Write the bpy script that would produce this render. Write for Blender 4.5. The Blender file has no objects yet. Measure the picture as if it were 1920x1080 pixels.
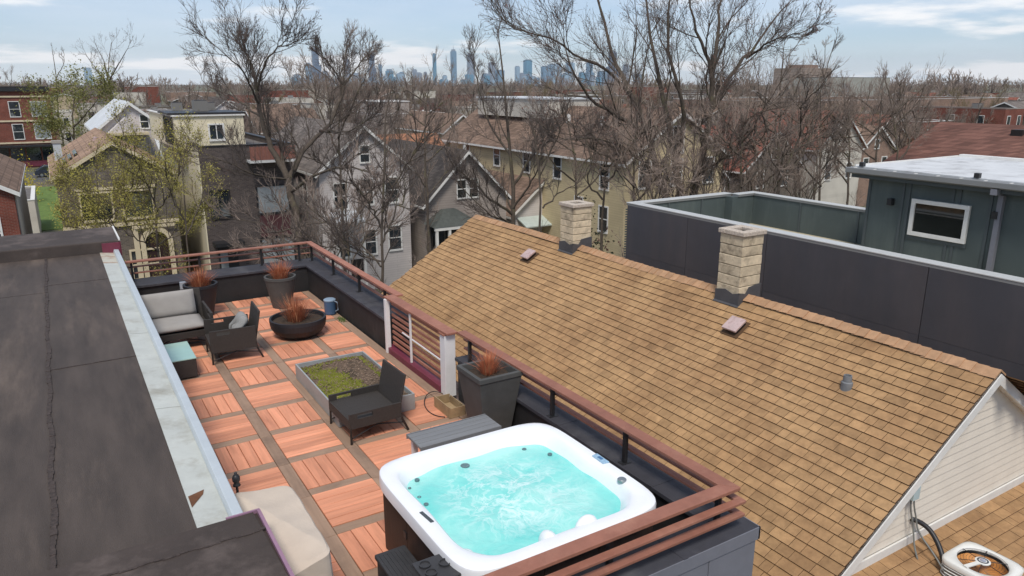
import bpy, math, random
import numpy as np
from mathutils import Vector, Matrix
R = math.radians
rnd = random.Random(7)
sc = bpy.context.scene
COL = sc.collection

# ------------------------------------------------------------------ camera
CAM = (-2.028, -11.353, 4.622); YAW = .552; PITCH = .269; FOC = 1385.0   # focal length in pixels of the 1920 wide photograph
cam = bpy.data.cameras.new('camera'); cam.sensor_width = 36; cam.lens = 36*FOC/1920
cam.clip_start = .1; cam.clip_end = 60000
co = bpy.data.objects.new('camera', cam); COL.objects.link(co)
co.location = CAM; co.rotation_euler = (math.pi/2-PITCH, 0, -YAW)
sc.camera = co
_fw = np.array([math.sin(YAW)*math.cos(PITCH), math.cos(YAW)*math.cos(PITCH), -math.sin(PITCH)])
_rt = np.array([math.cos(YAW), -math.sin(YAW), 0]); _up = np.cross(_rt, _fw); _C = np.array(CAM)
def ray(x, y): return _fw+_rt*(x-960)/FOC-_up*(y-540)/FOC
def at(x, y, D): return _C+ray(x, y)*D          # surveyed point at forward distance D
def atY(x, y, Y): d = ray(x, y); return _C+d*(Y-_C[1])/d[1]
def atX(x, y, X): d = ray(x, y); return _C+d*(X-_C[0])/d[0]
def atZ(x, y, z): d = ray(x, y); return _C+d*(z-_C[2])/d[2]

# ------------------------------------------------------------------ sky, sun, exposure
SUN_EL, SUN_AZ = R(57), R(212)      # azimuth clockwise from +Y
w = bpy.data.worlds.new('World'); sc.world = w; w.use_nodes = True
nt = w.node_tree; nt.nodes.clear(); N = nt.nodes.new; Lk = nt.links.new
out = N('ShaderNodeOutputWorld'); bg = N('ShaderNodeBackground'); bg.inputs['Strength'].default_value = .075
sky = N('ShaderNodeTexSky'); sky.sky_type = 'NISHITA'; sky.sun_disc = False
sky.sun_elevation = SUN_EL; sky.sun_rotation = SUN_AZ; sky.altitude = 180; sky.air_density = 1.0; sky.dust_density = .1; sky.ozone_density = 8.0
tc = N('ShaderNodeTexCoord'); sp = N('ShaderNodeSeparateXYZ'); Lk(tc.outputs['Generated'], sp.inputs[0])
def math_(op, a, b=None, clamp=False):
    n = N('ShaderNodeMath'); n.operation = op; n.use_clamp = clamp
    for i, q in enumerate((a, b)):
        if q is None: continue
        if isinstance(q, (int, float)): n.inputs[i].default_value = q
        else: Lk(q, n.inputs[i])
    return n.outputs[0]
zz = math_('ADD', math_('MAXIMUM', sp.outputs[2], 0), .10)
cb = N('ShaderNodeCombineXYZ'); Lk(math_('DIVIDE', sp.outputs[0], zz), cb.inputs[0]); Lk(math_('DIVIDE', sp.outputs[1], zz), cb.inputs[1])
def wnoise(scale, detail, rough, off):
    mp = N('ShaderNodeMapping'); Lk(cb.outputs[0], mp.inputs[0]); mp.inputs['Location'].default_value = off
    n = N('ShaderNodeTexNoise'); Lk(mp.outputs[0], n.inputs[0]); n.inputs['Scale'].default_value = scale
    n.inputs['Detail'].default_value = detail; n.inputs['Roughness'].default_value = rough; return n.outputs[0]
def wramp(v, a, b):
    n = N('ShaderNodeMapRange'); n.interpolation_type = 'SMOOTHSTEP'; Lk(v, n.inputs[0]); n.inputs[1].default_value = a; n.inputs[2].default_value = b; return n.outputs[0]
veil = wramp(wnoise(.32, 6, .55, (3.1, 1.7, 0)), .30, .72)
puff = wramp(wnoise(.55, 8, .55, (7.3, 2.2, 0)), .52, .63)
def wmix(f, a, b):
    n = N('ShaderNodeMix'); n.data_type = 'RGBA'
    if isinstance(f, (int, float)): n.inputs[0].default_value = f
    else: Lk(f, n.inputs[0])
    for i, q in ((6, a), (7, b)):
        if isinstance(q, tuple): n.inputs[i].default_value = q
        else: Lk(q, n.inputs[i])
    return n.outputs[2]
low = math_('POWER', math_('SUBTRACT', 1.0, math_('MINIMUM', math_('MAXIMUM', sp.outputs[2], 0), 1.0)), 14.0)      # thin cloud stacks up towards the horizon
c1 = wmix(math_('ADD', math_('MULTIPLY', veil, .40), math_('ADD', math_('MULTIPLY', low, .40), .12), True), sky.outputs[0], (8.2, 8.9, 9.9, 1))
c2 = wmix(math_('MULTIPLY', puff, .85), c1, (11.2, 11.0, 10.9, 1))
Lk(c2, bg.inputs['Color']); Lk(bg.outputs[0], out.inputs[0])
sun = bpy.data.lights.new('sun', 'SUN'); sun.energy = 2.15; sun.angle = R(16); sun.color = (1, .93, .84)
so = bpy.data.objects.new('sun', sun); COL.objects.link(so); so.location = (-5, -20, 60)
so.rotation_euler = (math.pi/2-SUN_EL, 0, math.pi-SUN_AZ)
vs = sc.view_settings; vs.view_transform = 'Standard'; vs.look = 'None'; vs.gamma = 1; vs.use_curve_mapping = False; vs.exposure = 0.5
sc.cycles.use_denoising = True
sc.cycles.max_bounces = 6; sc.cycles.diffuse_bounces = 3; sc.cycles.glossy_bounces = 3; sc.cycles.transmission_bounces = 4; sc.cycles.volume_bounces = 0
sc.cycles.caustics_reflective = False; sc.cycles.caustics_refractive = False

# ------------------------------------------------------------------ helpers
def S(r, g, b, k=1.0):
    f = lambda c: (c/255/12.92 if c <= 10 else ((c/255+.055)/1.055)**2.4)*k
    return (f(r), f(g), f(b))
def M(name, col, rough=.8, var=.14, scale=6, bump=0., bscale=None, rv=0., metal=0., stain=None, sscale=.6, sth=(.5, .7), stretch=(1, 1, 1), spec=.4, attr=None, world=False, sstretch=(1, 1, 1)):
    """procedural material: noise over a base colour, optional stain colour, per-object tone and relief"""
    m = bpy.data.materials.new(name); m.use_nodes = True; t = m.node_tree; b = t.nodes['Principled BSDF']; L = t.links.new
    def nd(k): return t.nodes.new(k)
    b.inputs['Roughness'].default_value = rough; b.inputs['Metallic'].default_value = metal; b.inputs['Specular IOR Level'].default_value = spec
    if world: src = nd('ShaderNodeNewGeometry').outputs['Position']
    else: src = nd('ShaderNodeTexCoord').outputs['Object']
    oi = None
    if rv:
        oi = nd('ShaderNodeObjectInfo'); sh = nd('ShaderNodeVectorMath'); sh.operation = 'MULTIPLY_ADD'
        L(oi.outputs['Random'], sh.inputs[0]); sh.inputs[1].default_value = (37, 53, 71); L(src, sh.inputs[2]); src = sh.outputs[0]
    def noise(sc_, st=(1, 1, 1), det=8):
        mp = nd('ShaderNodeMapping'); L(src, mp.inputs[0]); mp.inputs['Scale'].default_value = st
        n = nd('ShaderNodeTexNoise'); L(mp.outputs[0], n.inputs[0]); n.inputs['Scale'].default_value = sc_; n.inputs['Detail'].default_value = det; n.inputs['Roughness'].default_value = .66
        return n.outputs[0]
    def mr(v, a, b_, c, d):
        n = nd('ShaderNodeMapRange'); L(v, n.inputs[0])
        for i, q in zip((1, 2, 3, 4), (a, b_, c, d)): n.inputs[i].default_value = q
        return n.outputs[0]
    def mul(a, b_):
        n = nd('ShaderNodeMath'); n.operation = 'MULTIPLY'; L(a, n.inputs[0]); L(b_, n.inputs[1]); return n.outputs[0]
    n1 = noise(scale, stretch)
    val = mr(n1, .3, .7, 1-var, 1+var)
    if rv: val = mul(val, mr(oi.outputs['Random'], 0, 1, 1-rv, 1+rv))
    if attr:
        at_ = nd('ShaderNodeAttribute'); at_.attribute_name = attr; val = mul(val, mr(at_.outputs['Fac'], 0, 1, .76, 1.13))
    cur = None
    if stain:
        n = nd('ShaderNodeMix'); n.data_type = 'RGBA'; L(mr(noise(sscale, sstretch), sth[0], sth[1], 0, 1), n.inputs[0])
        n.inputs[6].default_value = (*col, 1); n.inputs[7].default_value = (*stain, 1); cur = n.outputs[2]
    h = nd('ShaderNodeVectorMath'); h.operation = 'SCALE'
    if cur is None: h.inputs[0].default_value = col
    else: L(cur, h.inputs[0])
    L(val, h.inputs['Scale']); L(h.outputs[0], b.inputs['Base Color'])
    if bump:
        bp = nd('ShaderNodeBump'); bp.inputs['Strength'].default_value = min(1, bump); bp.inputs['Distance'].default_value = .01 if not bscale or bscale > 8 else .04
        L(noise(bscale or scale*3, stretch, 6), bp.inputs['Height']); L(bp.outputs[0], b.inputs['Normal'])
    return m
def brickM(name, c1, c2, mortar, scale=1., rough=.85, bw=.21, bh=.07, axis='XZ'):
    m = bpy.data.materials.new(name); m.use_nodes = True; t = m.node_tree; b = t.nodes['Principled BSDF']; L = t.links.new
    b.inputs['Roughness'].default_value = rough; b.inputs['Specular IOR Level'].default_value = .2
    g = t.nodes.new('ShaderNodeNewGeometry'); s = t.nodes.new('ShaderNodeSeparateXYZ'); L(g.outputs['Position'], s.inputs[0])
    ad = t.nodes.new('ShaderNodeMath'); L(s.outputs[0], ad.inputs[0]); L(s.outputs[1], ad.inputs[1])
    c = t.nodes.new('ShaderNodeCombineXYZ'); L(ad.outputs[0], c.inputs[0]); L(s.outputs[2], c.inputs[1])
    k = t.nodes.new('ShaderNodeTexBrick'); L(c.outputs[0], k.inputs[0]); k.inputs['Scale'].default_value = 1
    k.inputs['Color1'].default_value = (*c1, 1); k.inputs['Color2'].default_value = (*c2, 1); k.inputs['Mortar'].default_value = (*mortar, 1)
    k.inputs['Brick Width'].default_value = bw*scale; k.inputs['Row Height'].default_value = bh*scale; k.inputs['Mortar Size'].default_value = .008*scale; k.inputs['Bias'].default_value = -.1
    n = t.nodes.new('ShaderNodeTexNoise'); L(g.outputs['Position'], n.inputs[0]); n.inputs['Scale'].default_value = .9; n.inputs['Detail'].default_value = 6
    mr = t.nodes.new('ShaderNodeMapRange'); L(n.outputs[0], mr.inputs[0]); mr.inputs[3].default_value = .6; mr.inputs[4].default_value = 1.4
    h = t.nodes.new('ShaderNodeVectorMath'); h.operation = 'SCALE'; L(k.outputs[0], h.inputs[0]); L(mr.outputs[0], h.inputs['Scale']); L(h.outputs[0], b.inputs['Base Color'])
    return m
def courseM(name, col, row=.14, dark=.55, var=.2, rough=.85, axis='Z', tab=.3, tabvar=.25):
    """siding or far shingle material: lap lines across world height plus tone per tab"""
    m = bpy.data.materials.new(name); m.use_nodes = True; t = m.node_tree; b = t.nodes['Principled BSDF']; L = t.links.new
    b.inputs['Roughness'].default_value = rough; b.inputs['Specular IOR Level'].default_value = .25
    g = t.nodes.new('ShaderNodeNewGeometry'); s = t.nodes.new('ShaderNodeSeparateXYZ'); L(g.outputs['Position'], s.inputs[0])
    ad = t.nodes.new('ShaderNodeMath'); L(s.outputs[0], ad.inputs[0]); L(s.outputs[1], ad.inputs[1])
    c = t.nodes.new('ShaderNodeCombineXYZ'); L(ad.outputs[0], c.inputs[0]); L(s.outputs[2], c.inputs[1])
    k = t.nodes.new('ShaderNodeTexBrick'); L(c.outputs[0], k.inputs[0]); k.inputs['Scale'].default_value = 1
    lo = tuple(q*(1-tabvar) for q in col); hi = tuple(q*(1+tabvar) for q in col); mo = tuple(q*dark for q in col)
    for nm, q in (('Color1', lo), ('Color2', hi), ('Mortar', mo)): k.inputs[nm].default_value = (*q, 1)
    k.inputs['Brick Width'].default_value = tab; k.inputs['Row Height'].default_value = row; k.inputs['Mortar Size'].default_value = row*.06
    n = t.nodes.new('ShaderNodeTexNoise'); L(g.outputs['Position'], n.inputs[0]); n.inputs['Scale'].default_value = .7; n.inputs['Detail'].default_value = 7
    mr = t.nodes.new('ShaderNodeMapRange'); L(n.outputs[0], mr.inputs[0]); mr.inputs[1].default_value = .3; mr.inputs[2].default_value = .7; mr.inputs[3].default_value = 1-var; mr.inputs[4].default_value = 1+var
    h = t.nodes.new('ShaderNodeVectorMath'); h.operation = 'SCALE'; L(k.outputs[0], h.inputs[0]); L(mr.outputs[0], h.inputs['Scale']); L(h.outputs[0], b.inputs['Base Color'])
    return m

class MB:
    """collects shapes given in world coordinates; build() links them as one mesh"""
    def __init__(s): s.v = []; s.f = []; s.mi = []; s.cur = 0
    def poly(s, pts, faces):
        o = len(s.v); s.v += [tuple(p) for p in pts]; s.f += [tuple(i+o for i in f) for f in faces]; s.mi += [s.cur]*len(faces); return s
    def box(s, x0, x1, y0, y1, z0, z1):
        return s.poly([(x, y, z) for z in (z0, z1) for y in (y0, y1) for x in (x0, x1)], [(0, 2, 3, 1), (4, 5, 7, 6), (0, 1, 5, 4), (2, 6, 7, 3), (0, 4, 6, 2), (1, 3, 7, 5)])
    def prism(s, pts, vec):
        n = len(pts); v = Vector(vec); a = [Vector(p) for p in pts]; b = [p+v for p in a]
        nrm = Vector((0, 0, 0))
        for i in range(n): nrm += a[i].cross(a[(i+1) % n])
        if nrm.dot(v) > 0: a, b = b, a
        return s.poly(a+b, [tuple(range(n)), tuple(reversed(range(n, 2*n)))]+[(i, i+n, (i+1) % n+n, (i+1) % n) for i in range(n)])
    def bar(s, p, q, wd, th, upv=(0, 0, 1)):
        p, q = Vector(p), Vector(q); d = (q-p).normalized(); u = Vector(upv)
        if abs(d.dot(u)) > .98: u = Vector((0, 1, 0))
        r = d.cross(u).normalized()*wd/2; u = r.cross(d).normalized()*th/2
        return s.poly([p-r-u, p+r-u, p+r+u, p-r+u, q-r-u, q+r-u, q+r+u, q-r+u], [(0, 1, 2, 3), (7, 6, 5, 4), (0, 4, 5, 1), (1, 5, 6, 2), (2, 6, 7, 3), (3, 7, 4, 0)])
    def tube(s, pts, r, n=8):
        pts = [Vector(p) for p in pts]; rs = r if isinstance(r, (list, tuple)) else [r]*len(pts); V = []
        u = Vector((0, 0, 1)) if abs((pts[1]-pts[0]).normalized().z) < .9 else Vector((1, 0, 0))
        for i, p in enumerate(pts):
            d = (pts[min(i+1, len(pts)-1)]-pts[max(i-1, 0)]).normalized(); a = d.cross(u).normalized(); b = d.cross(a)
            V += [p+(a*math.cos(k*math.tau/n)+b*math.sin(k*math.tau/n))*rs[i] for k in range(n)]
        F = [(i*n+k, i*n+(k+1) % n, (i+1)*n+(k+1) % n, (i+1)*n+k) for i in range(len(pts)-1) for k in range(n)]
        F += [tuple(reversed(range(n))), tuple(range((len(pts)-1)*n, len(pts)*n))]
        return s.poly(V, F)
    def hose(s, pts, r, n=10, k=6):
        P = np.array(pts, float); t = np.arange(len(P)); u = np.linspace(0, len(P)-1, (len(P)-1)*k+1); q = np.stack([np.interp(u, t, P[:, i]) for i in range(3)], 1)
        for _ in range(k*2): q[1:-1] = .25*q[:-2]+.5*q[1:-1]+.25*q[2:]
        return s.tube([tuple(a) for a in q], r, n)
    def lathe(s, prof, cx, cy, n=32, close=True):
        V = [(cx+r*math.cos(k*math.tau/n), cy+r*math.sin(k*math.tau/n), z) for r, z in prof for k in range(n)]
        F = [(i*n+k, i*n+(k+1) % n, (i+1)*n+(k+1) % n, (i+1)*n+k) for i in range(len(prof)-1) for k in range(n)]
        if close: F += [tuple(reversed(range(n))), tuple(range((len(prof)-1)*n, len(prof)*n))]
        return s.poly(V, F)
    def mesh(s, name, o=(0, 0, 0), smooth=False):
        me = bpy.data.meshes.new(name); me.from_pydata([(x-o[0], y-o[1], z-o[2]) for x, y, z in s.v], [], s.f)
        if smooth:
            me.polygons.foreach_set('use_smooth', [True]*len(me.polygons)); me.update()
            if smooth is not True: me.set_sharp_from_angle(angle=R(smooth))
        me.update(); return me
    def build(s, name, mats, parent=None, smooth=False, bevel=0, o=None):
        """o: world origin; defaults to the parent's origin"""
        if o is None: o = org(parent) if parent else (0, 0, 0)
        me = s.mesh(name, o, smooth)
        for m in (mats if isinstance(mats, (list, tuple)) else [mats]): me.materials.append(m)
        if any(s.mi): me.polygons.foreach_set('material_index', s.mi)
        ob = bpy.data.objects.new(name, me); COL.objects.link(ob)
        if parent: ob.parent = parent
        else: ob.location = o
        if bevel:
            b = ob.modifiers.new('bevel', 'BEVEL'); b.width = bevel; b.segments = 2; b.limit_method = 'ANGLE'
        return ob
def org(o):
    p = Vector((0, 0, 0))
    while o: p += o.location; o = o.parent
    return tuple(p)
def tag(o, label, cat=None, group=None, kind=None):
    if label: o['label'] = label
    if cat: o['category'] = cat
    if group: o['group'] = group
    if kind: o['kind'] = kind
    return o
def thing(name, label, cat, loc=(0, 0, 0), rz=0, group=None):
    o = bpy.data.objects.new(name, None); COL.objects.link(o); o.location = loc; o.rotation_euler = (0, 0, rz); o.empty_display_size = .2
    return tag(o, label, cat, group)
def struct(ob): ob['kind'] = 'structure'; return ob
def link(name, me, parent=None, loc=(0, 0, 0), rot=(0, 0, 0)):
    o = bpy.data.objects.new(name, me); COL.objects.link(o); o.location = loc; o.rotation_euler = rot
    if parent: o.parent = parent
    return o
def copy_tree(o, parent=None):
    c = o.copy(); COL.objects.link(c); c.parent = parent
    for ch in o.children: copy_tree(ch, c)
    return c
def np_mesh(name, V, Q, mats, smooth=True):
    V = np.asarray(V, np.float32); Q = np.asarray(Q, np.int32); k = Q.shape[1]
    me = bpy.data.meshes.new(name); me.vertices.add(len(V)); me.vertices.foreach_set('co', V.ravel())
    me.loops.add(Q.size); me.loops.foreach_set('vertex_index', Q.ravel()); me.polygons.add(len(Q))
    me.polygons.foreach_set('loop_start', np.arange(0, Q.size, k, dtype=np.int32)); me.polygons.foreach_set('loop_total', np.full(len(Q), k, np.int32))
    if smooth: me.polygons.foreach_set('use_smooth', np.ones(len(Q), bool))
    me.update(calc_edges=True)
    for m in mats if isinstance(mats, (list, tuple)) else [mats]: me.materials.append(m)
    return me

# ------------------------------------------------------------------ shared materials
GZ = -8.0     # street level; the terrace deck is height 0
mBlackMetal = M('black_metal', S(38, 38, 40), .45, .1, 20, spec=.5)
mCharcoal = M('charcoal_membrane', S(60, 60, 66), .75, .18, 3, .3, 30, stain=S(92, 92, 94), sscale=1.3, sth=(.52, .8), world=True)
mInner = M('parapet_black', S(40, 40, 41), .7, .3, 2.5, .3, 18, stain=S(84, 82, 78), sscale=2.2, sth=(.58, .85), world=True, sstretch=(1, 1, .35))
mGreySide = M('grey_side', S(118, 120, 128), .7, .08, 4, .1, 20, world=True)
mRail = M('rail_wood', S(152, 102, 84), .6, .16, 4, .15, 30, rv=.12, stretch=(1, 1, 1), stain=S(172, 124, 104), sscale=1.6)
mWhite = M('white_paint', S(226, 226, 226), .5, .05, 6)
mPaneL = M('window_blind', S(150, 156, 158), .15, .25, 1.5, rv=.3, spec=.7)
mTrim = M('white_trim', S(222, 221, 216), .55, .08, 5)
mMaroon = M('maroon_paint', S(112, 50, 66), .5, .12, 5)
mSoil = M('soil', S(66, 54, 44), .95, .45, 22, .9, 60)
mRed = M('dry_grass', S(178, 106, 74), .8, .25, 12, rv=.2)
mRust = M('dry_grass_pale', S(196, 142, 104), .85, .25, 12, rv=.2)
mPane = M('window_glass', S(44, 50, 54), .08, .5, .9, rv=.45, spec=.8, stain=S(120, 124, 124), sscale=.5, sth=(.56, .66))   # dark rooms, here and there a drawn curtain
# ================================================================== the setting: ground and street
mGround = M('ground_earth', S(104, 96, 82), .95, .25, .05, stain=S(92, 100, 66), sscale=.03, sth=(.45, .6), world=True)
mRoad = M('asphalt', S(84, 84, 86), .9, .15, .6, .2, 30, world=True)
mWalk = M('concrete', S(158, 154, 146), .9, .12, .8, .2, 20, world=True)
mGrass = M('lawn_green', S(94, 116, 54), .9, .3, 1.5, .4, 30, world=True)
mDullGrass = M('parkway_grass', S(96, 104, 62), .95, .3, .8, .4, 30, world=True)
G = MB(); n = 40; RR = 26000
for i in range(n): pass
G.poly([(RR*math.cos(k*math.tau/n), RR*math.sin(k*math.tau/n), GZ) for k in range(n)], [tuple(range(n))])
struct(G.build('ground', mGround))
struct(MB().box(-90, 220, 15, 25, GZ-.2, GZ+.004).build('road', mRoad))
struct(MB().box(-90, 220, 12.2, 14.9, GZ-.2, GZ+.12).build('near_pavement', mWalk))
struct(MB().box(-90, 220, 25.1, 26.9, GZ-.2, GZ+.10).build('parkway', mDullGrass))
struct(MB().box(-90, 220, 27, 28.8, GZ-.2, GZ+.12).build('far_pavement', mWalk))
struct(MB().box(-6.5, .5, 66, 100, GZ-.1, GZ+.06).build('back_lawn', mGrass))
struct(MB().box(-120, 90, 107, 120, GZ-.2, GZ+.006).build('side_road', mRoad))

# ================================================================== terrace deck: basket of boards in a grid of grey boards
mPlank = M('deck_board', S(219, 150, 117), .62, .18, 3.0, .25, 14, rv=.20, stretch=(.35, 5, 5), stain=S(182, 120, 94), sscale=1.6, sth=(.50, .80), sstretch=(.6, 2, 2))
mBand = M('grid_board', S(156, 130, 110), .75, .16, 3.0, .2, 14, rv=.10, stretch=(.35, 5, 5), stain=S(116, 96, 82), sscale=1.0, sth=(.5, .75))
mSub = M('deck_gap', S(40, 30, 24), .9, .1, 5)
PER, BW = .9, .155; CW = PER-BW
XL, XRD, YN, YF = -1.24, 2.62, -6.99, 5.27
deck = struct(MB().box(XL, XRD, YN, YF, -.09, -.035).build('deck', mSub, o=(0, 0, 0)))
_pm = {}
def plank(name, mat, x0, x1, y0, y1, dz=0.):
    lx, ly = x1-x0, y1-y0; along = lx >= ly
    L_, W_ = (lx, ly) if along else (ly, lx)
    key = (round(L_, 3), round(W_, 3), mat.name)
    if key not in _pm:
        b = MB(); c = .004; hx, hy = L_/2, W_/2
        b.poly([(-hx, -hy, -.03), (hx, -hy, -.03), (hx, hy, -.03), (-hx, hy, -.03), (-hx, -hy, -c), (hx, -hy, -c), (hx, hy, -c), (-hx, hy, -c), (-hx+c, -hy+c, 0), (hx-c, -hy+c, 0), (hx-c, hy-c, 0), (-hx+c, hy-c, 0)],
               [(0, 1, 5, 4), (1, 2, 6, 5), (2, 3, 7, 6), (3, 0, 4, 7), (4, 5, 9, 8), (5, 6, 10, 9), (6, 7, 11, 10), (7, 4, 8, 11), (8, 9, 10, 11)])
        me = b.mesh(name); me.materials.append(mat); _pm[key] = me
    return link(name, _pm[key], deck, ((x0+x1)/2, (y0+y1)/2, dz), (0, rnd.uniform(-.004, .004), (0 if along else math.pi/2)+rnd.uniform(-.004, .004)+(math.pi if rnd.random() < .5 else 0)))
for i in range(-2, 3):
    for k in range(-6, 8):
        x0, x1 = i*PER, i*PER+CW; y1 = -k*PER; y0 = y1-CW
        X0, X1 = max(x0, XL), min(x1, XRD-.17); Y0, Y1 = max(y0, YN), min(y1, YF-.06)
        if X1-X0 < .05 or Y1-Y0 < .05: continue
        raised = rnd.random() < .25; dz = rnd.uniform(.004, .012) if raised else rnd.uniform(-.004, .003)
        hidden = X1 < -.75 and Y1 > -3            # under the eaves of the higher roof
        if (i+k) % 2 == 0: parts = [(X0, X1, y0+CW*j/5, y0+CW*(j+1)/5) for j in range(5)]
        else: parts = [(x0+CW*j/5, x0+CW*(j+1)/5, Y0, Y1) for j in range(5)]
        for a, b, c, d in parts:
            a, b, c, d = max(a, X0), min(b, X1), max(c, Y0), min(d, Y1)
            if b-a < .04 or d-c < .04 or hidden: continue
            g = .0035; plank('board', mPlank, a+g, b-g, c+g, d-g, dz+rnd.uniform(-.0015, .0015))
for i in range(-1, 4):                             # long grey boards, one length per cell
    xb = i*PER
    for k in range(-6, 8):
        a, b = max(-k*PER-PER, YN), min(-k*PER, YF-.06)
        if b-a < .1: continue
        if i == 3: plank('grid_board', mBand, XRD-.165, XRD-.005, a+.003, b-.003)
        else: plank('grid_board', mBand, xb-BW+.004, xb-.004, a+.003, b-.003, -.004)
for i in range(-2, 3):                             # cross boards
    for k in range(-6, 8):
        y = -k*PER
        if not YN < y+BW/2 < YF: continue
        x0, x1 = max(i*PER, XL), min(i*PER+CW, XRD-.17)
        if x1-x0 > .1: plank('grid_board', mBand, x0+.003, x1-.003, y+.004, min(y+BW, YF)-.004, -.005)

# ================================================================== the terrace building: body, parapets, caps
tb = thing('terrace_building', 'grey flat-roofed building carrying the timber roof terrace with black parapets', 'building', (1, -1, GZ))
mBody = brickM('terrace_brick', S(96, 84, 78), S(112, 98, 90), S(120, 116, 110))
MB().box(-1.22, 3.14, -7.33, 5.9, GZ, -.10).build('wall', mBody, tb)
CAPZ = .6
def parapet(x0, x1, y0, y1, lip, seams):
    p = MB().box(x0+.02, x1-.02, y0+.02, y1-.02, -.095, CAPZ-.05).build('parapet', mInner, tb)
    c = MB().box(x0-.015, x1+.015, y0-.015, y1+.015, CAPZ-.05, CAPZ).build('parapet_cap', mCharcoal, p, bevel=.006)
    for a in seams:
        b = MB()
        if x1-x0 > y1-y0: b.box(a, a+.05, y0-.018, y1+.018, CAPZ-.045, CAPZ+.004)
        else: b.box(x0-.018, x1+.018, a, a+.05, CAPZ-.045, CAPZ+.004)
        b.build('seam', mCharcoal, p)
    return p
parapet(XL+.02, 3.16, 5.27, 5.93, 0, [.3, 1.9])
parapet(2.62, 3.16, .52, 5.25, 0, [1.6, 3.3])
parapet(2.80, 3.16, -6.95, -1.88, 0, [-6.3, -4.62, -3.0])
fp = parapet(XL, 3.16, -7.35, -6.97, 0, [2.2, .7])
b = MB().box(XL, 3.18, -7.372, -7.352, CAPZ-.13, CAPZ-.002).box(3.162, 3.182, -7.372, -1.88, CAPZ-.13, CAPZ-.002); b.build('drip_edge', mGreySide, tb)
for k in range(5):
    x1 = 3.14-k*.62; MB().box(x1-.61, x1, -7.362, -7.34, -.9, CAPZ-.14).build('siding_panel', mGreySide, tb, bevel=.004)
    MB().box(x1-.61, x1, -7.362, -7.34, -2.6, -.91).build('siding_panel', mGreySide, tb, bevel=.004)

# ================================================================== railings
RZ = 1.03
def posts(pts, root):
    for x, y in pts:
        p = MB().box(x-.022, x+.022, y-.022, y+.022, CAPZ+.006, RZ-.035).build('post', mBlackMetal, root)
        MB().box(x-.06, x+.06, y-.045, y+.045, CAPZ+.0005, CAPZ+.0065).build('base_plate', mBlackMetal, p)
def mitre(name, root, path, off, wd, z0, th, mat=mRail):
    """flat boards laid end to end along path, mitred at corners; off shifts sideways"""
    P = [Vector((x, y, 0)) for x, y in path]; L_, Rr = [], []
    for i, p in enumerate(P):
        ds = []
        if i: ds.append((P[i]-P[i-1]).normalized())
        if i < len(P)-1: ds.append((P[i+1]-P[i]).normalized())
        ns = [Vector((-d.y, d.x, 0)) for d in ds]
        nn = ns[0] if len(ns) == 1 else (ns[0]+ns[1])/(1+ns[0].dot(ns[1]))
        L_.append(p+nn*(off+wd/2)); Rr.append(p+nn*(off-wd/2))
    for i in range(len(P)-1):
        d = (P[i+1]-P[i]).normalized()*.002; q = [L_[i]+d, Rr[i]+d, Rr[i+1]-d, L_[i+1]-d]
        MB().prism([(a.x, a.y, z0) for a in q], (0, 0, th)).build(name, mat, root, bevel=.004)
ra = thing('railing', 'brown timber railing with black posts around the far corner of the terrace', 'railing', (2.87, 5.8, CAPZ))
pa = [(-1.1, 5.78), (2.87, 5.78), (2.87, .40)]
mitre('top_rail', ra, pa, 0, .14, RZ-.034, .034)
mitre('slat', ra, pa, .07, .07, .872, .026); mitre('slat', ra, pa, .07, .07, .735, .026)
posts([(-.92, 5.78), (.42, 5.78), (1.75, 5.78), (2.62, 5.78), (2.87, 5.62), (2.87, 4.05), (2.87, 2.45), (2.87, 1.1)], ra)
rb = thing('railing', 'brown timber railing with black posts beside the hot tub, turning the near corner', 'railing', (2.87, -7.2, CAPZ))
pb = [(2.87, -1.93), (2.90, -7.2), (-1.1, -7.2)]
mitre('top_rail', rb, pb, 0, .145, RZ-.034, .034)
mitre('slat', rb, pb, .075, .08, .872, .028); mitre('slat', rb, pb, .075, .08, .735, .028)
posts([(2.87, -2.2), (2.88, -4.35), (2.88, -5.75), (2.88, -7.1), (1.55, -7.13), (.1, -7.13)], rb)
rc = thing('gate_railing', 'white framed gate panel with brown slats between two white posts', 'gate', (2.7, -.7, 0))
MB().box(2.58, 2.66, .36, .44, -.03, .99).build('post', mWhite, rc, bevel=.005)
MB().box(2.62, 2.80, -1.87, -1.70, -.03, .97).build('post', mWhite, rc, bevel=.005)
MB().box(2.63, 2.66, -.56, -.53, .11, .97).build('upright', mWhite, rc)
MB().box(2.60, 2.82, -1.69, .5, -.03, .105).build('sill', mMaroon, rc, bevel=.006)
mitre('top_rail', rc, [(2.70, .5), (2.72, -1.93)], 0, .19, .992, .034)
for k in range(8): MB().box(2.69, 2.715, -1.70, .36, .16+k*.104, .205+k*.104).build('slat', mRail, rc)
MB().bar((2.665, -.15, .52), (2.665, -1.7, .50), .018, .018).build('latch_bar', mWhite, rc)
MB().box(2.60, 2.80, -1.87, -1.68, .971, .991).build('post_cap', mRail, rc)

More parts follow.
